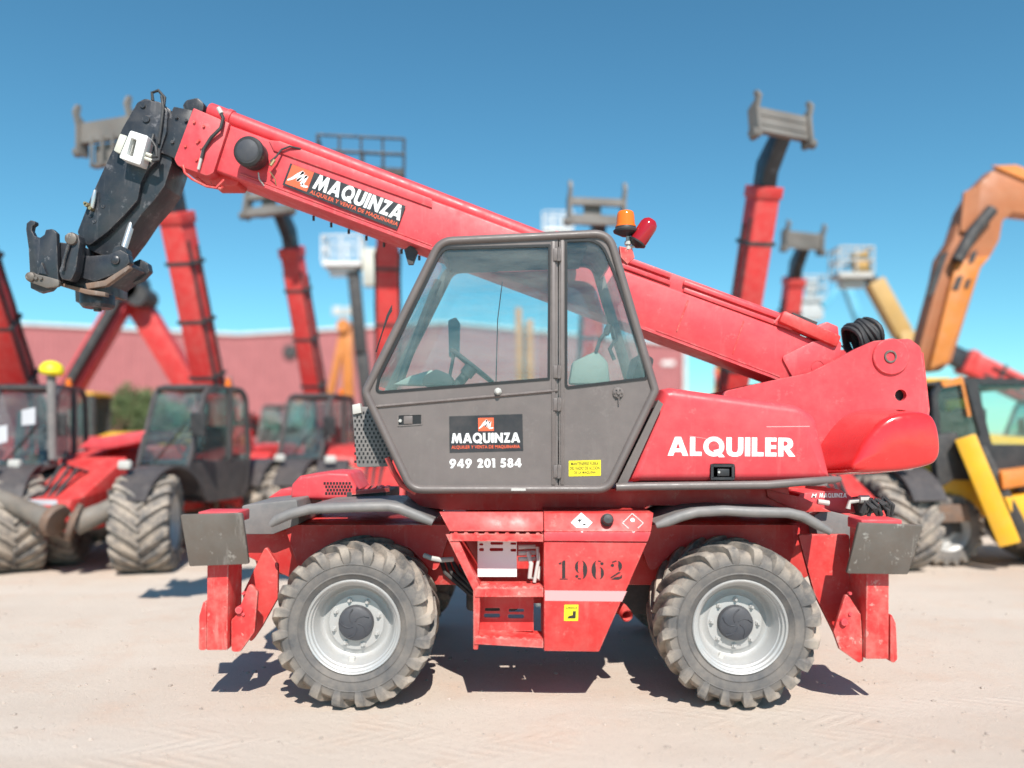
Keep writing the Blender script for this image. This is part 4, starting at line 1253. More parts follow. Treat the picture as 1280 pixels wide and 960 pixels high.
# sign on the boom
YG = YB - .0135
ux = Vector((1, 0, -SL * 1.0)).normalized()
quad_plate('boom_sign', [(363, 204), (507, 257.5), (496, 287), (353, 231)], YG - .003, .003, MT['decal_black'], boom, 0)
MB().box(0, .001, 0, .001, 0, .001).bm.free()
YG2 = YG - .003
logo(boom, W(374.5, 222.5, YG2), ux, .185, .165)
block('sign_letter', 'MAQUINZA', W(390.2, 235.0, YG2), ux, .748, .122, MT['letter_white'], boom, .09, .05)
lettering('sign_small_lettering', 'ALQUILER Y VENTA DE MAQUINARIA', W(386.5, 242.5, YG2), ux, .75, .038, MT['letter_orange'], boom, .013, 1.05, .04)
lettering('sign_mark', 'o', W(498, 262, YG2), ux, .018, .02, MT['letter_orange'], boom, .01)
# pins under the boom
m = MB()
for k in range(7):
    x = 392 + k * 22; p = W(x, BOTL(x) + 17, YB + .3)
    m.lathe([(.001, -.008), (.012, -.008), (.012, .03)], p, (0, 0, 1), 6)
m.build('wear_pad_bolt', MT['dark'], boom)
MB().prism(XZ([(505, 312), (514, 306), (522, 314), (516, 330), (510, 330)], YB + .1), YB + .1, YB + .15).build('hose_clamp', MT['dark'], boom)

# ---------------------------------------------------------------- jib with carriage
jib_far = [(170, 128), (180, 122), (200, 127), (213, 137), (214, 203), (205, 232), (192, 250), (176, 268), (160, 292), (140, 318), (133, 321), (110, 312), (97, 292), (113, 248), (153, 160)]
jib_near = [(172, 127), (184, 124), (202, 129), (209, 138), (208, 165), (196, 200), (183, 214), (176, 228), (172, 250), (158, 266), (134, 290), (110, 308), (96, 291), (113, 247), (153, 160)]
jib = MB().prism(rp(XZ(jib_far, 6.44), .04, 3), 6.45, 6.78).bevel(.008).build('jib', MT['black'], root)
MB().prism(rp(XZ(jib_near, 6.40), .04, 3), 6.40, 6.452).bevel(.006).build('jib_side_plate', MT['black'], jib)
c = W(183, 149, 6.40); MB().lathe([(.001, -.012), (.028, -.012), (.031, 0)], (c.x, 6.40, c.z), (0, 1, 0), 24).build('jib_pin', MT['black'], jib)
c = W(179, 132, 6.40); MB().lathe([(.001, -.012), (.02, -.012), (.022, 0)], (c.x, 6.40, c.z), (0, 1, 0), 16).build('jib_pin', MT['black'], jib)
m = MB().plate(rp(XZ([(163, 163), (185, 170), (175, 206), (149, 197)], 6.28), .012, 3), [rp(XZ([(164, 172), (171, 174.5), (166, 196), (158, 193)], 6.28), .008, 3)], 6.28, 6.40).bevel(.006)
vb = m.build('valve_block', MT['white'], jib)
MB().prism(rp(XZ([(150, 167), (159, 170), (150, 192), (142, 188)], 6.33), .01, 3), 6.33, 6.40).bevel(.006).build('valve_cap', MT['cream'], vb)
MB().bar(W(167, 176, 6.33), W(162, 192, 6.33), .025, .03).build('valve_spool', MT['light_grey'], vb)
for dy in (0, 6):
    MB().tube([W(175, 190 + dy, 6.32), W(182, 192 + dy, 6.32), W(190, 195 + dy, 6.32)], .014, 8).build('valve_fitting', MT['cream'], vb)
MB().tube([W(190, 195, 6.32), W(196, 196, 6.33), W(195, 184, 6.35), W(190, 176, 6.36), W(192, 168, 6.37)], .012, 8).build('valve_hose', MT['rubber'], vb)
MB().tube([W(190, 201, 6.32), W(198, 200, 6.34), W(199, 186, 6.36)], .012, 8).build('valve_hose', MT['rubber'], vb)
m = MB()
for k in range(3):
    y = 6.42 + k * .07
    m.tube([W(206, 165, y), W(204 - k, 140, y), W(206, 122, y), W(198, 113, y), W(190, 116, y), W(191, 126, y)], .013, 8)
m.build('hose_loop', MT['rubber'], jib)
MB().tube([W(198, 180, 6.385), W(201, 160, 6.38), W(204, 135, 6.38), W(202, 120, 6.40)], .012, 8).build('hose_loop', MT['rubber'], jib)
m = MB().tube([W(119, 238, 6.38), W(117, 248, 6.37), W(115, 260, 6.38)], [.012, .018, .015], 10)
m.build('quick_coupler', MT['chrome'], jib)
m = MB()
for (x, y) in ((111, 258), (116, 262), (110, 256)): m.lathe([(.001, -.05), (.014, -.05), (.016, 0)], W(x, y, 6.40), (0, 1, 0), 8)
m.build('coupler_plug', MT['brass'], jib)
for (x, y) in ((118, 277), (129, 258), (113, 270)):
    c = W(x, y, 6.40); MB().lathe([(.001, -.006), (.014, -.006), (.016, 0)], (c.x, 6.40, c.z), (0, 1, 0), 10).build('jib_plug', MT['black'], jib)
# tilt cylinder
MB().tube([W(195, 225, 6.55), W(168, 270, 6.50)], .055, 16).build('cylinder_barrel', MT['black'], jib)
MB().tube([W(169, 265, 6.50), W(154, 313, 6.42)], .027, 14).build('cylinder_rod', MT['chrome'], jib)
MB().lathe([(.055, -.05), (.055, .05)], W(153, 317, 6.42), (0, 1, 0), 16, True).build('rod_eye', MT['black'], jib)
# quick carriage
YQ = 6.22
hook = rp(XZ([(32.3, 287), (33, 279), (38, 275), (44, 276.5), (44, 280), (40.5, 282.5), (39.5, 288), (43, 295), (50, 297), (55.5, 293), (57, 287), (65, 286), (70.5, 291), (73, 353), (63, 363), (50, 366), (38, 360), (35.5, 310)], YQ), .010, 3)
car = MB().prism(hook, YQ, YQ + .05).bevel(.005).build('carriage', MT['black'], root)
hook2 = [(x, z) for x, z in hook]
MB().prism(hook2, 6.86, 6.91).bevel(.005).build('carriage_plate', MT['black'], car)
MB().prism(rp(XZ([(38, 341), (60, 346), (74, 350), (74, 358), (58, 360), (38, 353)], YQ - .03), .02, 3), YQ - .035, YQ - .001).bevel(.006).build('lock_bar', MT['steel'], car)
c = W(38, 346, YQ - .04); MB().lathe([(.001, -.03), (.02, -.03), (.035, -.02), (.04, 0), (.04, .06)], (c.x, YQ - .03, c.z), (0, 1, 0), 14).build('lock_pin', MT['steel'], car)
for x in (52, 46): 
    c = W(x, 348, YQ - .036); MB().lathe([(.001, -.016), (.013, -.016), (.014, 0)], (c.x, YQ - .035, c.z), (0, 1, 0), 6).build('lock_bolt', MT['steel'], car)
MB().prism(XZ([(47, 341), (52, 328), (58, 343)], YQ - .02), YQ - .02, YQ - .001).build('lock_gusset', MT['black'], car)
MB().prism(rp(XZ([(72, 303), (100, 306), (98, 346), (72, 352)], 6.30), .01), YQ + .06, 6.85).bevel(.01).build('carriage_body', MT['black'], car)
MB().prism(rp(XZ([(83, 296), (92, 291), (101, 295), (103, 304), (98, 340), (92, 352), (80, 350), (77, 340), (88, 312)], 6.24), .03, 3), 6.20, 6.30).bevel(.008).build('carriage_link', MT['black'], car)
c = W(90, 299, 6.20); MB().lathe([(.001, -.03), (.025, -.03), (.045, -.022), (.048, 0)], (c.x, 6.20, c.z), (0, 1, 0), 16).build('link_pin', MT['steel'], car)
MB().tube([W(86, 306, 6.18), W(80, 325, 6.18), W(78, 338, 6.18)], .012, 8).build('grease_line', MT['black'], car)
MB().prism(rp(XZ([(98, 318), (112, 320), (136, 318), (150, 312), (160, 318), (162, 328), (150, 340), (118, 352), (98, 346)], 6.32), .02, 3), 6.32, 6.40).bevel(.006).build('lever_plate', MT['black'], car)
MB().prism(rp(XZ([(98, 318), (112, 320), (136, 318), (150, 312), (160, 318), (162, 328), (150, 340), (118, 352), (98, 346)], 6.32), .02, 3), 6.66, 6.74).bevel(.006).build('lever_plate', MT['black'], car)
c = W(144, 325, 6.31); MB().lathe([(.001, -.02), (.02, -.02), (.034, -.012), (.036, .02)], (c.x, 6.315, c.z), (0, 1, 0), 16).build('lever_pin', MT['black'], car)
MB().prism(XZ([(74, 345), (98, 340), (120, 344), (158, 326), (161, 332), (130, 354), (131, 366), (106, 364), (74, 355)], 6.36), 6.36, 6.75).bevel(.006).build('carriage_beam', MT['black'], car)
MB().prism(XZ([(74, 353), (106, 361), (131, 365), (131, 370), (106, 367), (74, 357)], 6.30), 6.305, 6.37).bevel(.004).build('carriage_lip', MT['rust'], car)
MB().prism(XZ([(106, 354), (130, 350), (160, 331), (162, 335), (132, 357), (108, 361)], 6.30), 6.306, 6.36).bevel(.004).build('carriage_rib', MT['rust'], car)
c = W(122, 366, 6.5); MB().lathe([(.12, .02), (.13, .0), (.13, -.10), (.11, -.125), (.03, -.13), (.03, -.15), (.001, -.15)], (c.x, 6.5, c.z), (0, 0, 1), 22, True).build('rotator', MT['black'], car)

# ================================================================== MACHINES PARKED BEHIND
MT['carriage_grey'] = paint('grey_carriage_steel', (.17, .155, .14), .55, .35, (.12, .08, .06), fade=.4)
MT['dark_cab'] = paint('dark_grey_cab_paint', (.06, .052, .052), .45, .25, (.2, .16, .14), fade=.3)
MT['dirty_steel'] = paint('dirty_grey_steel', (.155, .135, .115), .65, .55, (.26, .2, .15), fade=.45)
GT = 'telehandlers parked behind the foreground machine'
CACHE = {}
def shared(key, fn):
    if key not in CACHE: CACHE[key] = fn()
    return CACHE[key]
def part(nm, me, parent, loc=None):
    return link(nm, me, parent, loc, keep=False)

def cab_meshes(cm):
    """cab of a fixed telehandler: local x forward, y left; side outline with door, panes, roof"""
    out = {}
    side = [(-.62, .95), (-.45, .82), (.55, .82), (.82, 1.05), (1.02, 1.35), (.92, 1.62), (.62, 2.42), (.45, 2.55), (-.42, 2.55), (-.60, 2.42), (-.68, 1.5)]
    so = rp(side, [.1, .1, .1, .1, .1, .1, .22, .22, .22, .22, .1], 5); si = inset_poly(so, .06)
    y0, y1 = .22, 1.08
    def frame():
        m = MB()
        for ya, yb in ((y0, y0 + .06), (y1 - .06, y1)):
            n = len(so)
            m.plate(so, [si], ya, yb)
        return m.mesh('cab', cm, 30)
    def roof():
        m = MB(); m.prism(rp([(-.62, 2.46), (.60, 2.46), (.44, 2.56), (-.42, 2.56)], .03), y0 + .06, y1 - .06)
        return m.mesh('roof', cm, 30)
    def back_wall():
        return MB().box(-.66, -.60, y0 + .06, y1 - .06, .95, 1.5).mesh('back_wall', cm, 30)
    def floor_():
        return MB().box(-.6, .6, y0 + .06, y1 - .06, .82, .88).mesh('cab_floor', cm, 30)
    def door():
        low = [p for p in si]
        zc = 1.42; res = []
        for i in range(len(low)):
            a, b = low[i - 1], low[i]
            if (a[1] <= zc) != (b[1] <= zc):
                t = (zc - a[1]) / (b[1] - a[1]); res.append((a[0] + (b[0] - a[0]) * t, zc))
            if b[1] <= zc: res.append(b)
        m = MB().prism(res, y1 - .045, y1 - .01); m.prism(res, y0 + .01, y0 + .045)
        m.box(-.12, -.04, y1 - .05, y1 + .004, 1.42, 2.5)
        return m.mesh('door', cm, 30)
    def pane(y):
        return MB().prism(si, y, y + .006).mesh('window_pane', MT['glass_bg'], 0)
    def front():
        m = MB(); m.rings([[(.98, y0 + .06, 1.40), (.98, y1 - .06, 1.40), (.60, y1 - .06, 2.42), (.60, y0 + .06, 2.42)], [(.974, y0 + .06, 1.40), (.974, y1 - .06, 1.40), (.594, y1 - .06, 2.42), (.594, y0 + .06, 2.42)]])
        return m.mesh('windscreen', MT['glass_bg'], 0)
    def rear():
        return MB().box(-.655, -.649, y0 + .06, y1 - .06, 1.5, 2.42).mesh('rear_window', MT['glass_bg'], 0)
    def seat():
        m = MB().box(-.35, .1, y0 + .22, y1 - .22, 1.1, 1.32).bevel(.04); m.box(-.45, -.32, y0 + .22, y1 - .22, 1.3, 1.95)
        return m.mesh('seat', MT['interior'], 30)
    def dash():
        m = MB().box(.45, .85, y0 + .1, y1 - .1, 1.05, 1.45).bevel(.05)
        c = Vector((.35, .65, 1.62))
        m.tube([c + Vector((math.sin(k * .4488) * .10, math.cos(k * .4488) * .19, math.sin(k * .4488) * .16)) for k in range(15)], .016, 6, False)
        m.tube([c, (.6, .65, 1.35)], .03, 8)
        return m.mesh('dashboard', MT['interior'], 30)
    def wiper():
        return MB().bar((.99, .5, 1.42), (.80, .85, 1.95), .02, .02).mesh('wiper', MT['black_plastic'], 0)
    return [('roof', roof()), ('back_wall', back_wall()), ('cab_floor', floor_()), ('door', door()), ('window_pane', pane(y1 - .035)), ('window_pane', pane(y0 + .028)), ('windscreen', front()), ('rear_window', rear()), ('seat', seat()), ('dashboard', dash()), ('wiper', wiper())], frame()

def body_meshes(bm_, dark):
    def chassis():
        m = MB().prism(rp([(-2.2, .62), (2.1, .55), (2.32, .72), (2.25, .98), (1.2, 1.12), (-1.0, 1.35), (-2.1, 1.95), (-2.35, 1.9), (-2.4, .85)], .05), -.42, .20).bevel(.02)
        return m.mesh('chassis', bm_, 30)
    def nose():
        m = MB().rings([[(1.15, -.62, 1.50), (1.15, .2, 1.50), (2.2, .2, .92), (2.2, -.62, .92)], [(1.15, -.62, .8), (1.15, .2, .8), (2.2, .2, .6), (2.2, -.62, .6)]]).bevel(.02)
        return m.mesh('front_frame', bm_, 30)
    def hood():
        m = MB().prism(rp([(-1.45, .78), (.95, .78), (1.05, 1.1), (.95, 1.45), (.3, 1.58), (-1.2, 1.62), (-1.5, 1.45)], .10), -1.12, -.44).bevel(.05, 3)
        return m.mesh('engine_cover', bm_, 40)
    def fender():
        pts = [(math.cos(R(a)) * .74, .64 + math.sin(R(a)) * .74) for a in range(25, 160, 12)]
        inn = [(x * .96, .64 + (z - .64) * .95) for x, z in pts[::-1]]
        m = MB().prism(pts + inn, -.24, .24)
        return m.mesh('mudguard', MT['dark_cab'], 40)
    def lamp():
        m = MB().box(-.05, .04, -.09, .09, -.06, .06).bevel(.03)
        return m.mesh('headlight', MT['light_grey'], 40)
    def mirror():
        m = MB().prism(rp([(-.02, -.16), (.03, -.16), (.05, .16), (0, .18)], .02), -.11, .11).bevel(.02)
        m.tube([(0, -.1, 0), (-.1, -.25, -.1)], .015, 6)
        return m.mesh('mirror', MT['black_plastic'], 40)
    def axle():
        m = MB().bar((0, -1.0, .64), (0, 1.0, .64), .2, .22).bevel(.02); m.lathe([(.18, -.2), (.22, 0), (.18, .2)], (0, 0, .64), (0, 1, 0), 14, True)
        return m.mesh('axle', MT['dark'], 30)
    return chassis(), nose(), hood(), fender(), lamp(), mirror(), axle()

def carriage_mesh(mat, w=.98, style='plate'):
    m = MB()
    if style == 'plate':
        m.box(-.05, .05, -w / 2, w / 2, -.16, .20)
        for z in (-.05, .09): m.box(.05, .065, -w / 2 + .06, w / 2 - .06, z - .012, z + .012)
    elif style == 'open':
        for z, h in ((-.24, .16), (.10, .12)): m.box(-.05, .06, -w / 2, w / 2, z, z + h)
        m.box(-.08, -.051, -w * .22, w * .1, -.24, .2)
    else:
        m.box(-.05, .06, -w / 2, w / 2, -.08, .22)
        for y in (-.22, -.02, .18): m.box(.061, .09, y - .02, y + .02, -.44, -.02)
        m.box(-.06, .06, -.28, .26, -.46, -.42); m.box(-.08, -.04, -.28, .26, -.42, -.10)
    hk = .18 if style == 'plate' else .26
    for s in (-1, 1):
        m.prism(rp([(-.10, -.26), (.10, -.26), (.10, .18), (.16, .22 + hk * .6), (.10, .24 + hk), (.04, .22 + hk), (.07, .20 + hk * .5), (-.10, .20)], .02, 2), s * w / 2 - .03, s * w / 2 + .03)
        m.lathe([(.075, -.05), (.075, .05)], (.02, s * (w / 2 + .05), -.20), (0, 1, 0), 12, True)
    return m.mesh('carriage', mat, 30)

def small_parts():
    out = []
    out.append(('step', MB().box(-.2, .25, 1.02, 1.2, .42, .48).bevel(.01).mesh('step', MT['dark'], 0), None))
    out.append(('beacon', MB().lathe([(.06, 0), (.06, .03), (.045, .04), (.04, .12), (.001, .14)], (-.3, .9, 2.56), (0, 0, 1), 12).mesh('beacon', MT['amber'], 40), None))
    out.append(('roof_guard', MB().bar((.58, .28, 2.50), (.58, 1.02, 2.50), .06, .05).bevel(.01).mesh('roof_guard', MT['dark'], 0), None))
    out.append(('front_grille', MB().box(2.18, 2.26, -.5, .1, .64, .86).bevel(.01).mesh('front_grille', MT['dark'], 0), None))
    out.append(('tow_pin', MB().lathe([(.05, -.12), (.05, .12)], (2.3, -.2, .66), (0, 0, 1), 10, True).mesh('tow_pin', MT['rust'], 30), None))
    out.append(('licence_plate', MB().box(2.262, 2.268, -.42, .02, .88, .98).mesh('licence_plate', MT['paper'], 0), None))
    m = MB()
    for k in range(5): m.box(-.9 + k * .32, -.78 + k * .32, -1.135, -1.12, 1.0, 1.36)
    out.append(('cooling_slots', m.mesh('cooling_slots', MT['dark'], 0), None))
    m = MB()
    for k in range(3): m.tube([(1.2, -.1 - k * .1, 1.2), (1.7, -.15 - k * .12, 1.35 + k * .03), (2.1, -.2 - k * .1, .95)], .025, 6)
    out.append(('front_hose', m.mesh('front_hose', MT['rubber'], 30), None))
    return out

def telehandler(loc, head, label, elev, L, bw=.42, ext=0, tip='carriage', cabm='cab', mud=True, jibf=.85, jibu=.75, body='red', side=0, style='plate', steer=0, yaw=0, tilt=0):
    t = thing('telehandler', loc, label, 'telehandler', GT, R(head))
    subs, fr_ = shared('cab_' + cabm, lambda: cab_meshes(MT[cabm]))
    cb = part('cab', fr_, t)
    for nm, me in subs: part(nm, me, cb)
    ch, no, hd, fe, la, mi, ax = shared('body_' + body, lambda: body_meshes(MT[body], None))
    c_ = part('chassis', ch, t)
    part('front_frame', no, t); part('engine_cover', hd, t)
    for x in (1.45, -1.45):
        part('axle', ax, t, (x, 0, 0))
        for s in (-1, 1):
            add_wheel(t, (x, s * (1.18 if s > 0 else 1.18), .63), s > 0, 1.19, False, TYRE_MUD if mud else TYRE, roll=x, steer=R(steer) if x > 0 else 0)
            part('mudguard', fe, t, (x, s * .93, .02))
    part('headlight', la, t, (1.9, .72, 1.42)); part('headlight', la, t, (1.9, -.95, 1.42))
    part('mirror', mi, t, (1.0, 1.22, 1.95))
    # boom in the local xz plane
    e = R(elev); d = Vector((math.cos(e), 0, math.sin(e))); up = Vector((-math.sin(e), 0, math.cos(e)))
    p0 = Vector((-1.75, -.1, 1.72))
    m = MB().bar(p0 - d * .25, p0 + d * L, bw, bw * 1.1, up).bevel(.02)
    b = part('boom', m.mesh('boom', MT[body], 30), t)
    m = MB().bar(p0 + d * (L * .25) - up * .12, p0 + d * (L * .9) - up * .12, bw + .05, .05, up)
    part('flank_strip', m.mesh('flank_strip', MT['dark'], 30), b)
    q = p0 + d * L
    m = MB().bar(q - d * .12, q + d * .06, bw + .05, bw * 1.2, up).bevel(.01)
    part('boom_collar', m.mesh('boom_collar', MT[body], 30), b)
    m = MB().tube([(-.9, -.1, 1.15), p0 + d * .75 - up * .2], .07, 10)
    part('lift_cylinder', m.mesh('lift_cylinder', MT['dark'], 30), b)
    # hoses, clamps and a worn decal along the boom, small fittings on the body
    for sgn in (-1, 1):
        m = MB().tube([p0 + d * (L * k / 8) + Vector((0, sgn * (bw / 2 + .03 + .012 * (k % 2)), 0)) + up * (.06 + .03 * sgn) for k in range(1, 8)], .022, 6)
        part('boom_hose', m.mesh('boom_hose', MT['rubber'], 30), b)
    for k in (.3, .55, .8):
        m = MB().bar(p0 + d * (L * k) , p0 + d * (L * k + .06), bw + .09, bw * 1.14, up)
        part('hose_clamp', m.mesh('hose_clamp', MT['dark'], 30), b)
    for nm, me, at_ in shared('small_' + body, small_parts):
        part(nm, me, t, at_)
    if ext:
        m = MB().bar(q - d * .2, q + d * ext, bw * .8, bw * .9, up).bevel(.015)
        part('inner_section', m.mesh('inner_section', MT['black'], 30), b)
        q = q + d * ext
    f = Vector((1, 0, 0)); u = Vector((0, 0, 1))
    j1 = q + d * .35 * jibu; j2 = j1 + (f * .55 + u * .5) * jibf
    m = MB()
    w = bw * .62
    prof = [q - up * bw * .5 - d * .1, j1 - up * bw * .45, j2 - up * .06 + f * .1, j2 + up * .20 + f * .06, j1 + up * bw * .5 + d * .15, q + up * bw * .48 - d * .1]
    m.prism([(p.x, p.z) for p in prof], -.1 - w / 2, -.1 + w / 2); m.bevel(.03)
    jb = part('jib', m.mesh('jib', MT['black'], 30), t)
    if tip == 'carriage':
        cr = part('carriage', shared('carriage' + style, lambda: carriage_mesh(MT['carriage_grey'], style=style)), jb, j2 + f * .16 + Vector((0, -.1 + side, .05)))
        cr.rotation_euler = (0, R(tilt), R(yaw))
    elif tip == 'basket':
        bk = basket_mesh(1.45, .8, .52, 'dark')
        o = part('basket_rail', bk[0], jb, j2 + f * .45 + Vector((0, -.42, -.10)))
        part('basket_floor', bk[1], jb, j2 + f * .45 + Vector((0, -.42, -.10)))
    return t

def basket_mesh(w, d, h, mat='steel', r=.025):
    """w across (local y), d along x"""
    m = MB()
    c = [(-d / 2, -w / 2), (d / 2, -w / 2), (d / 2, w / 2), (-d / 2, w / 2)]
    for z in (h, h * .5):
        for i in range(4):
            a, b = c[i], c[(i + 1) % 4]
            m.tube([(a[0], a[1], z), (b[0], b[1], z)], r, 6)
    for i in range(4):
        a, b = Vector(c[i]), Vector(c[(i + 1) % 4])
        n = max(2, int((b - a).length / .33))
        for k in range(n):
            p = a.lerp(b, k / n); m.tube([(p.x, p.y, 0), (p.x, p.y, h)], r * .8, 6)
    rail = m.mesh('basket_rail', MT[mat], 30)
    m = MB().box(-d / 2, d / 2, -w / 2, w / 2, -.10, .02)
    m.box(-d * .2, d * .2, -w * .35, w * .35, -.3, -.10)
    return rail, m.mesh('basket_floor', MT[mat], 30)

# front row, left
A = telehandler((-7.83, 12.17, 0), -80, 'black-cabbed telehandler cut off by the left edge with a yellow lamp', 52, 4.2, cabm='black', steer=26)
p0, p1 = W(66, 530, 11.3), W(64, 468, 11.3)
post = MB().tube([p0 - Vector((0, 0, .5)), p1], .06, 10).build('lamp_post', MT['fender'], A)
MB().lathe([(.001, -.10), (.13, -.09), (.16, -.05), (.155, .02), (.11, .08), (.04, .11), (.001, .112)], W(65, 461, 11.3), (.12, 0, 1), 18).build('yellow_lamp', MT['yellow'], post)
for nm, pts in (('notice_sheet', [(27, 513), (44, 509), (44, 530), (27, 532)]), ('notice_sheet', [(-6, 534), (9, 531), (9, 552), (-6, 556)])):
    quad_plate(nm, pts, 10.9, .004, MT['paper'], A, 0)
arm = MB().tube([W(-25, 612, 10.35), W(30, 636, 10.25), W(68, 652, 10.1)], [.11, .12, .14], 16).build('stabiliser_arm', MT['dirty_steel'], A)
MB().lathe([(.001, -.05), (.2, -.05), (.22, 0), (.20, .06), (.001, .06)], W(69, 650, 10.08), (.92, -.2, -.35), 18).build('stabiliser_foot', MT['rust'], arm)
B = telehandler((-5.41, 12.47, 0), -101, 'grey-cabbed telehandler with raised boom parked left behind the steel foot pad', 70, 3.85, bw=.38, jibf=1.35, style='comb', steer=24, yaw=-8, side=-.38, cabm='dark_cab')
arm = MB().tube([W(94, 655, 10.2), W(130, 640, 10.3), W(172, 618, 10.5)], [.15, .13, .12], 16).build('stabiliser_arm', MT['dirty_steel'], B)
MB().lathe([(.001, -.06), (.24, -.06), (.25, 0), (.001, .05)], W(90, 652, 10.18), (-.85, -.3, .3), 18).build('stabiliser_foot', MT['rust'], arm)
MB().prism(XZ([(128, 638), (195, 632), (198, 656), (150, 655)], 10.45), 10.45, 10.7).bevel(.01).build('stabiliser_bracket', MT['rust'], arm)
MB().box(W(118, 0, 10.9).x, W(138, 0, 10.9).x, 10.9, 11.2, W(0, 628, 10.9).z, W(0, 612, 10.9).z).bevel(.02).build('tow_block', MT['dark'], B)
m = MB().prism(XZ([(96, 560), (112, 548), (182, 538), (182, 552), (132, 562)], 11.6), 11.6, 12.6).bevel(.02)
m.build('bonnet', MT['red_faded'], B)

CC = telehandler((-4.24, 15.3, 0), -100, 'telehandler with raised boom just left of the foreground cab, second row', 68, 3.95, bw=.34, style='open', yaw=-10, tilt=-12, steer=10, cabm='dark_cab')
D2 = telehandler((-6.55, 21.0, 0), -95, 'low telehandler with teal windows between two others, far second row', 8, 3.4)
Fm = telehandler((-2.18, 14.6, 0), -82, 'telehandler lifting a grey railed basket above the long boom', 72, 4.25, bw=.40, tip='basket')
J = telehandler((1.68, 14.3, 0), -86, 'telehandler whose raised carriage shows above the grey cab roof', 69, 3.80, bw=.38, style='open', yaw=4, jibu=.4, jibf=.6)
Lm = telehandler((4.08, 12.16, 0), -80, 'telehandler with the tallest raised boom, right of the cab', 70, 4.15, bw=.38, yaw=14, tilt=-6)
Mm = telehandler((6.62, 18.0, 0), -87, 'farther telehandler with a shorter raised boom, right of the tallest one', 70, 3.85, bw=.36, yaw=18, tilt=4)

# boom lifts: chassis on wheels, arms between joints, basket
def boom_lift(base, label, arms, basket=None, col='red', chas='dark', name='boom_lift', knuckles=(), bask_mat='light_grey', rot=0, size=(1.8, .8, 1.1)):
    t = thing(name, base, label, 'boom lift')
    x, y = base[0], base[1]
    MB().box(x - 1.1, x + 1.1, y - .75, y + .75, .45, .85).bevel(.05).build('chassis', MT[chas], t)
    MB().prism([(x - 1.3, .9), (x + 1.2, .9), (x + 1.3, 1.3), (x + .9, 1.75), (x - 1.2, 1.75)], y - .6, y + .6).bevel(.06).build('turntable', MT[col], t)
    for sx in (-.8, .8):
        for sy in (-1, 1):
            w = add_wheel(t, (sx, sy * .95, .45), sy > 0, .85, False, TYRE_MUD)
    for k, (p, q, w, h, mt) in enumerate(arms):
        MB().bar(p, q, w, h, (0, 1, 0) if abs((Vector(q) - Vector(p)).normalized().z) > .9 else (0, 0, 1)).bevel(.02).build('arm', MT[mt], t)
    for p, r, mt in knuckles:
        MB().lathe([(r, -.3), (r, .3)], p, (0, 1, 0), 14, True).build('knuckle', MT[mt], t)
    if basket is not None:
        rail, floor = basket_mesh(size[0], size[1], size[2], bask_mat, .03)
        for nm, me in (('basket_rail', rail), ('basket_floor', floor)):
            o = link(nm, me, t); o.rotation_euler = (0, 0, R(90 + rot)); o.location = basket
    return t

Y = 17.0
boom_lift((W(95, 540, Y).x, Y, 0), 'red articulated boom lift with an inverted V arm against the warehouse',
          [(W(78, 505, Y), W(156, 372, Y), .36, .40, 'red_faded'), (W(66, 512, Y - .3), W(146, 376, Y - .3), .16, .18, 'dark'), (W(164, 366, Y + .3), W(240, 490, Y + .3), .42, .46, 'red')],
          col='red', knuckles=[(W(160, 358, Y), .36, 'black'), (W(142, 374, Y), .2, 'dark'), (W(178, 372, Y), .22, 'dark')])
Y = 20.0
boom_lift((W(462, 540, Y).x, Y, 0), 'dark boom lift carrying a white basket and beige box, left of the cab',
          [(W(462, 520, Y), W(452, 440, Y), .3, .3, 'dark'), (W(452, 445, Y), W(442, 340, Y), .28, .3, 'dark'), (W(440, 340, Y), W(456, 326, Y), .2, .2, 'dark'),
           (W(464, 312, Y), W(466, 358, Y), .42, .35, 'cream'), (W(470, 338, Y - .2), W(492, 338, Y - .2), .08, .1, 'light_grey')],
          basket=W(430, 330, Y), col='dark', bask_mat='trim', size=(.95, .7, .62))
Y = 27.0
boom_lift((W(425, 540, Y).x, Y, 0), 'orange folding boom lift in front of the warehouse wall, left',
          [(W(412, 500, Y), W(430, 412, Y), .22, .25, 'orange_paint'), (W(434, 412, Y), W(436, 500, Y), .34, .3, 'orange_paint')], col='orange_paint', knuckles=[(W(431, 408, Y), .22, 'orange_paint')])
Y = 24.0
boom_lift((W(655, 540, Y).x, Y, 0), 'orange upright boom lift seen through the cab windows',
          [(W(650, 500, Y), W(648, 385, Y), .20, .24, 'orange_paint'), (W(663, 500, Y), W(662, 400, Y), .20, .24, 'orange_paint'), (W(656, 495, Y + .2), W(655, 405, Y + .2), .08, .1, 'dark')], col='orange_paint')
Y = 26.0
boom_lift((W(915, 540, Y).x, Y, 0), 'orange and red boom lift in the gap under the long boom',
          [(W(896, 500, Y), W(900, 440, Y), .22, .2, 'orange_paint'), (W(908, 498, Y), W(912, 450, Y), .26, .2, 'red'), (W(924, 500, Y), W(928, 450, Y), .4, .3, 'orange_paint'), (W(893, 462, Y - .2), W(903, 490, Y - .2), .1, .1, 'red')], col='orange_paint')
Y = 30.0
boom_lift((W(697, 540, Y).x, Y, 0), 'pale boom lift whose white basket tops the cab roof line',
          [(W(697, 500, Y), W(697, 380, Y), .3, .3, 'grey_blue'), (W(697, 385, Y), W(697, 290, Y), .25, .25, 'grey_blue')], basket=W(697, 288, Y), bask_mat='trim', col='grey_blue', size=(1.1, .7, .6))
Y = 28.0
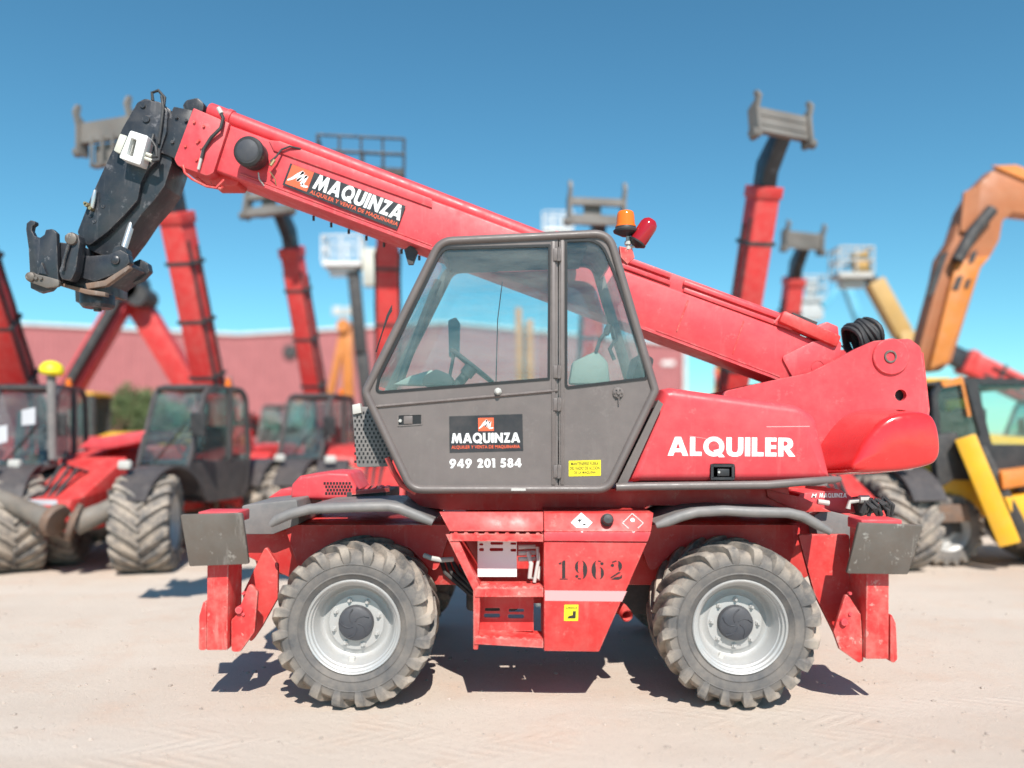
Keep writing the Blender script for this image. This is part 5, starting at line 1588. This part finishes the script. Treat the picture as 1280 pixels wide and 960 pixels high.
boom_lift((W(1006, 540, Y).x, Y, 0), 'pale grey boom lift with a bulky platform right of the booms',
          [(W(1008, 500, Y), W(1008, 400, Y), .4, .4, 'grey_blue'), (W(990, 388, Y), W(1026, 388, Y), .5, .7, 'grey_blue'), (W(1012, 375, Y), W(1014, 350, Y), .25, .3, 'grey_blue')],
          basket=W(1010, 374, Y), bask_mat='grey_blue', col='grey_blue', size=(1.0, .7, .75))
Y = 25.0
boom_lift((W(1050, 540, Y).x, Y, 0), 'light blue boom lift behind the ochre basket lift',
          [(W(1075, 520, Y), W(1082, 420, Y), .3, .3, 'blue_paint'), (W(1082, 424, Y), W(1056, 352, Y), .24, .26, 'blue_paint'), (W(1054, 352, Y), W(1028, 384, Y), .16, .2, 'blue_paint')], col='blue_paint')
Y = 19.0
boom_lift((W(1140, 540, Y).x, Y, 0), 'ochre boom lift with its basket held high on the right',
          [(W(1140, 520, Y), W(1130, 415, Y), .34, .38, 'ochre'), (W(1128, 418, Y), W(1092, 352, Y), .34, .40, 'ochre'), (W(1092, 354, Y), W(1080, 340, Y), .16, .24, 'dark'), (W(1077, 342, Y), W(1074, 316, Y), .36, .26, 'ochre')],
          basket=W(1064, 344, Y), bask_mat='light_grey', col='ochre', size=(.8, .6, .6))

# big yellow excavator on the right: tracks, house, cab, bent boom
def excavator(base, label, outline, Yb, th, cheap=False, stick=None):
    t = thing('excavator', base, label, 'excavator')
    x, y = base[0], base[1]
    for s in (-1, 1):
        MB().prism(rp([(x - 1.7, 0), (x + 1.7, 0), (x + 1.9, .35), (x + 1.6, .75), (x - 1.6, .75), (x - 1.9, .35)], .15), y + s * 1.0 - .28, y + s * 1.0 + .28).bevel(.03).build('track', MT['dark'], t)
    MB().prism(rp([(x - 1.5, .85), (x + 1.6, .85), (x + 1.75, 1.7), (x + .2, 1.85), (x - 1.5, 1.3)], .1), y - 1.0, y + 1.0).bevel(.06).build('house', MT['yellow_paint'], t)
    cbm = MB().plate(rp([(x - 1.4, 1.3), (x - .2, 1.3), (x - .2, 2.75), (x - 1.1, 2.75), (x - 1.45, 2.0)], .08), [rp([(x - 1.3, 1.75), (x - .3, 1.75), (x - .3, 2.62), (x - 1.05, 2.62), (x - 1.33, 2.0)], .06)], y - 1.0, y - .9)
    cb = cbm.build('cab', MT['dark'], t)
    MB().prism([(x - 1.33, 1.7), (x - .28, 1.7), (x - .28, 2.64), (x - 1.05, 2.64), (x - 1.36, 2.0)], y - .95, y - .94).build('window_pane', MT['glass_bg'], cb)
    MB().box(x - 1.2, x - .2, y - 1.02, y - .05, 2.75, 2.83).bevel(.02).build('cab_roof', MT['yellow_paint'], cb)
    MB().box(x - 1.36, x - .24, y - .12, y - .06, 1.3, 2.75).build('cab_wall', MT['dark'], cb)
    if outline:
        o = MB().prism(XZ(outline, Yb), Yb, Yb + th).bevel(.03).build('boom', MT['brown_paint'], t)
        return t, o
    return t, None
Yb = 13.4
ex, bo = excavator((W(1165, 540, 15.5).x, 15.5, 0), 'large orange excavator with bent boom reaching out of frame at right',
                   [(1148, 440), (1172, 352), (1178, 322), (1192, 300), (1204, 262), (1222, 232), (1244, 210), (1268, 208), (1330, 232), (1330, 274), (1266, 266), (1254, 276), (1250, 300), (1240, 318), (1228, 330), (1190, 452), (1176, 464), (1152, 464)], Yb, .34)
MB().prism(XZ([(1195, 330), (1214, 322), (1238, 320), (1226, 334), (1184, 452), (1162, 462)], Yb - .1), Yb - .11, Yb - .01).bevel(.01).build('boom_side_box', MT['orange_paint'], bo)
MB().prism(XZ([(1176, 318), (1186, 314), (1168, 366), (1158, 372)], Yb - .03), Yb - .031, Yb - .002).build('boom_marking', MT['dark'], bo)
MB().prism(XZ([(1240, 207), (1270, 206), (1330, 228), (1330, 240), (1280, 224)], Yb - .04), Yb - .042, Yb - .002).build('boom_top_plate', MT['orange_paint'], bo)
for pts in ([(1214, 316), (1222, 312), (1218, 326), (1210, 330)], [(1196, 346), (1204, 344), (1198, 362), (1190, 362)], [(1208, 350), (1214, 348), (1210, 360), (1205, 360)]):
    MB().prism(XZ(pts, Yb - .12), Yb - .13, Yb - .112).build('boom_port', MT['dark'], bo)
MB().tube([W(1196, 326, Yb - .15), W(1216, 290, Yb - .15), W(1240, 262, Yb - .15)], .10, 12).build('boom_cylinder', MT['dark'], bo)
MB().prism(rp(XZ([(1205, 240), (1226, 230), (1220, 282), (1200, 292)], Yb - .05), .05), Yb - .06, Yb - .002).build('boom_gusset', MT['brown_paint'], bo)
exc2, _ = excavator((W(128, 540, 20.5).x + .5, 20.5, 0), 'yellow-roofed excavator between the two left telehandlers', None, 0, 0)

# red telehandler boom end low on the right
Y = 17.5
rt = telehandler((11.2, 17.0, 0), 176, 'red telehandler with black boom head lowered above the backhoe cab', 27, 3.6, bw=.42, tip=None, jibf=.35)

# backhoe loader at the right edge
def backhoe():
    base = (W(1238, 540, 11.6).x, 11.6, 0)
    t = thing('backhoe_loader', base, 'yellow backhoe loader with black cab pillars at the right edge', 'backhoe')
    Yf, Yn = 12.4, 11.0
    for nm, Y0 in (('cab', Yn), ('far_cab_frame', Yf)):
        pts = rp(XZ([(1166, 492), (1176, 476), (1204, 472), (1300, 474), (1312, 600), (1190, 600), (1168, 560)], Yn), .08)
        if nm == 'cab':
            h1 = rp(XZ([(1172, 494), (1180, 482), (1208, 479), (1226, 546), (1178, 552)], Yn), .05)
            h2 = rp(XZ([(1222, 480), (1296, 480), (1302, 556), (1240, 556)], Yn), .04)
            cb = MB().plate(pts, [h1, h2], Y0, Y0 + .08).build('cab', MT['black_plastic'], t)
            for h in (h1, h2): MB().prism(h, Y0 + .04, Y0 + .046).build('window_pane', MT['glass_bg'], cb)
        else:
            MB().plate(pts, [inset_poly(pts, .12)], Y0, Y0 + .08).build('far_cab_frame', MT['black_plastic'], cb)
    MB().prism(XZ([(1168, 480), (1204, 472), (1302, 474), (1302, 484), (1204, 482)], Yn), Yn + .081, Yf - .001).build('cab_roof', MT['dark'], cb)
    MB().prism(XZ([(1176, 477), (1203, 470.5), (1214, 520), (1210, 521), (1202, 480), (1180, 484)], Yn - .02), Yn - .022, Yn - .002).build('pillar_trim', MT['orange_paint'], cb)
    MB().box(W(1206, 0, 11.6).x, W(1230, 0, 11.6).x, 11.5, 12.0, 1.6, 2.2).bevel(.05).build('seat', MT['interior'], cb)
    MB().prism(XZ([(1185, 500), (1205, 498), (1208, 512), (1187, 514)], 12.0), 12.0, 12.1).build('work_lamp', MT['yellow'], cb)
    body = MB().prism(XZ([(1170, 556), (1320, 556), (1330, 640), (1200, 650), (1165, 610)], Yn), Yn + .1, Yf).bevel(.04).build('body', MT['yellow_paint'], t)
    MB().prism(XZ([(1166, 545), (1196, 540), (1206, 590), (1172, 612)], Yn - .06), Yn - .08, Yn + .08).bevel(.02).build('engine_side_panel', MT['dark'], body)
    MB().bar(W(1206, 546, 10.8), W(1262, 680, 10.55), .24, .26, (0, 0, 1)).bevel(.02).build('loader_arm', MT['yellow_paint'], t)
    MB().bar(W(1222, 560, 10.95), W(1282, 676, 10.7), .16, .2, (0, 0, 1)).bevel(.02).build('loader_link', MT['dark'], t)
    MB().prism(XZ([(1252, 590), (1330, 580), (1330, 600), (1254, 612)], 10.7), 10.7, 11.05).bevel(.02).build('loader_frame', MT['orange_paint'], t)
    MB().prism(XZ([(1256, 622), (1330, 612), (1330, 676), (1276, 670)], 10.7), 10.7, 11.05).bevel(.02).build('bucket', MT['yellow_paint'], t)
    for (px, Yq, sc) in ((1188, 11.0, .92), (1340, 11.0, 1.45)):
        add_wheel(t, (W(px, 0, Yq).x - base[0], Yq - base[1], .533 * sc), False, sc, False, TYRE_MUD)
    add_wheel(t, (W(1188, 0, 11).x - base[0], 12.6 - base[1], .49), True, .92, False, TYRE_MUD)
    MB().bar(W(1150, 655, 11.2), W(1215, 655, 11.3), .25, .22).bevel(.02).build('front_axle', MT['dark'], t)
    MB().prism(XZ([(1168, 632), (1210, 630), (1214, 652), (1170, 654)], 10.9), 10.9, 11.0).bevel(.01).build('axle_plate', MT['rust'], t)
    return t
backhoe()

# bush by the warehouse
def bush(c, r, label):
    t = thing('bush', (c.x, c.y, 0), label, 'bush')
    rnd = random.Random(4)
    m = MB()
    for k in range(5):
        a = k * 1.25
        m.tube([(c.x, c.y, 0), (c.x + math.cos(a) * r * .3, c.y + math.sin(a) * r * .3, c.z * .6), (c.x + math.cos(a) * r * .7, c.y + math.sin(a) * r * .7, c.z + r * .3)], [.06, .04, .015], 6)
    m.build('stem', MT['rust'], t)
    m = MB()
    for k in range(5200):
        d = Vector((rnd.gauss(0, 1), rnd.gauss(0, 1), rnd.gauss(0, 1))).normalized()
        nz = noise.noise(d * 2.2) * .25 + noise.noise(d * 6) * .12
        p = c + Vector((d.x * r * 1.25, d.y * r, d.z * (c.z * .98 if d.z < 0 else r))) * (rnd.random() ** .35) * (1 + nz)
        if p.z < .05: continue
        s = rnd.uniform(.05, .11); u = Vector((rnd.gauss(0, 1), rnd.gauss(0, 1), rnd.gauss(0, 1))).normalized(); v = u.orthogonal().normalized()
        m.f([m.v(p - u * s), m.v(p + v * s * .45), m.v(p + u * s), m.v(p - v * s * .45)])
    bmesh_me = m.mesh('foliage', paint('bush_leaf', (.085, .12, .035), .6, .2, (.2, .22, .08), fade=.5, bump=0), 0)
    tag(link('foliage', bmesh_me, t), kind='stuff')
bush(W(168, 522, 30), 1.15, 'small green bush in front of the warehouse wall')
bush(W(205, 530, 31), .9, 'green bush half hidden by the telehandler with the foot pad')

# floodlight poles far behind
def lamp_pole(px, py, Y, label):
    p = W(px, py, Y)
    t = thing('floodlight_pole', (p.x, Y, 0), label, 'lamp pole')
    MB().tube([(p.x, Y, 0), (p.x, Y, p.z)], [.16, .09], 10).build('pole', MT['light_grey'], t)
    for s in (-1, 1):
        MB().box(p.x + s * .42 - .34, p.x + s * .42 + .34, Y - .2, Y + .1, p.z - .2, p.z + .4).bevel(.05).build('floodlight', MT['light_grey'], t)
    MB().bar((p.x - .8, Y, p.z - .1), (p.x + .8, Y, p.z - .1), .1, .1).build('cross_arm', MT['light_grey'], t)
lamp_pole(430, 391, 55, 'twin floodlight pole rising over the warehouse roof')
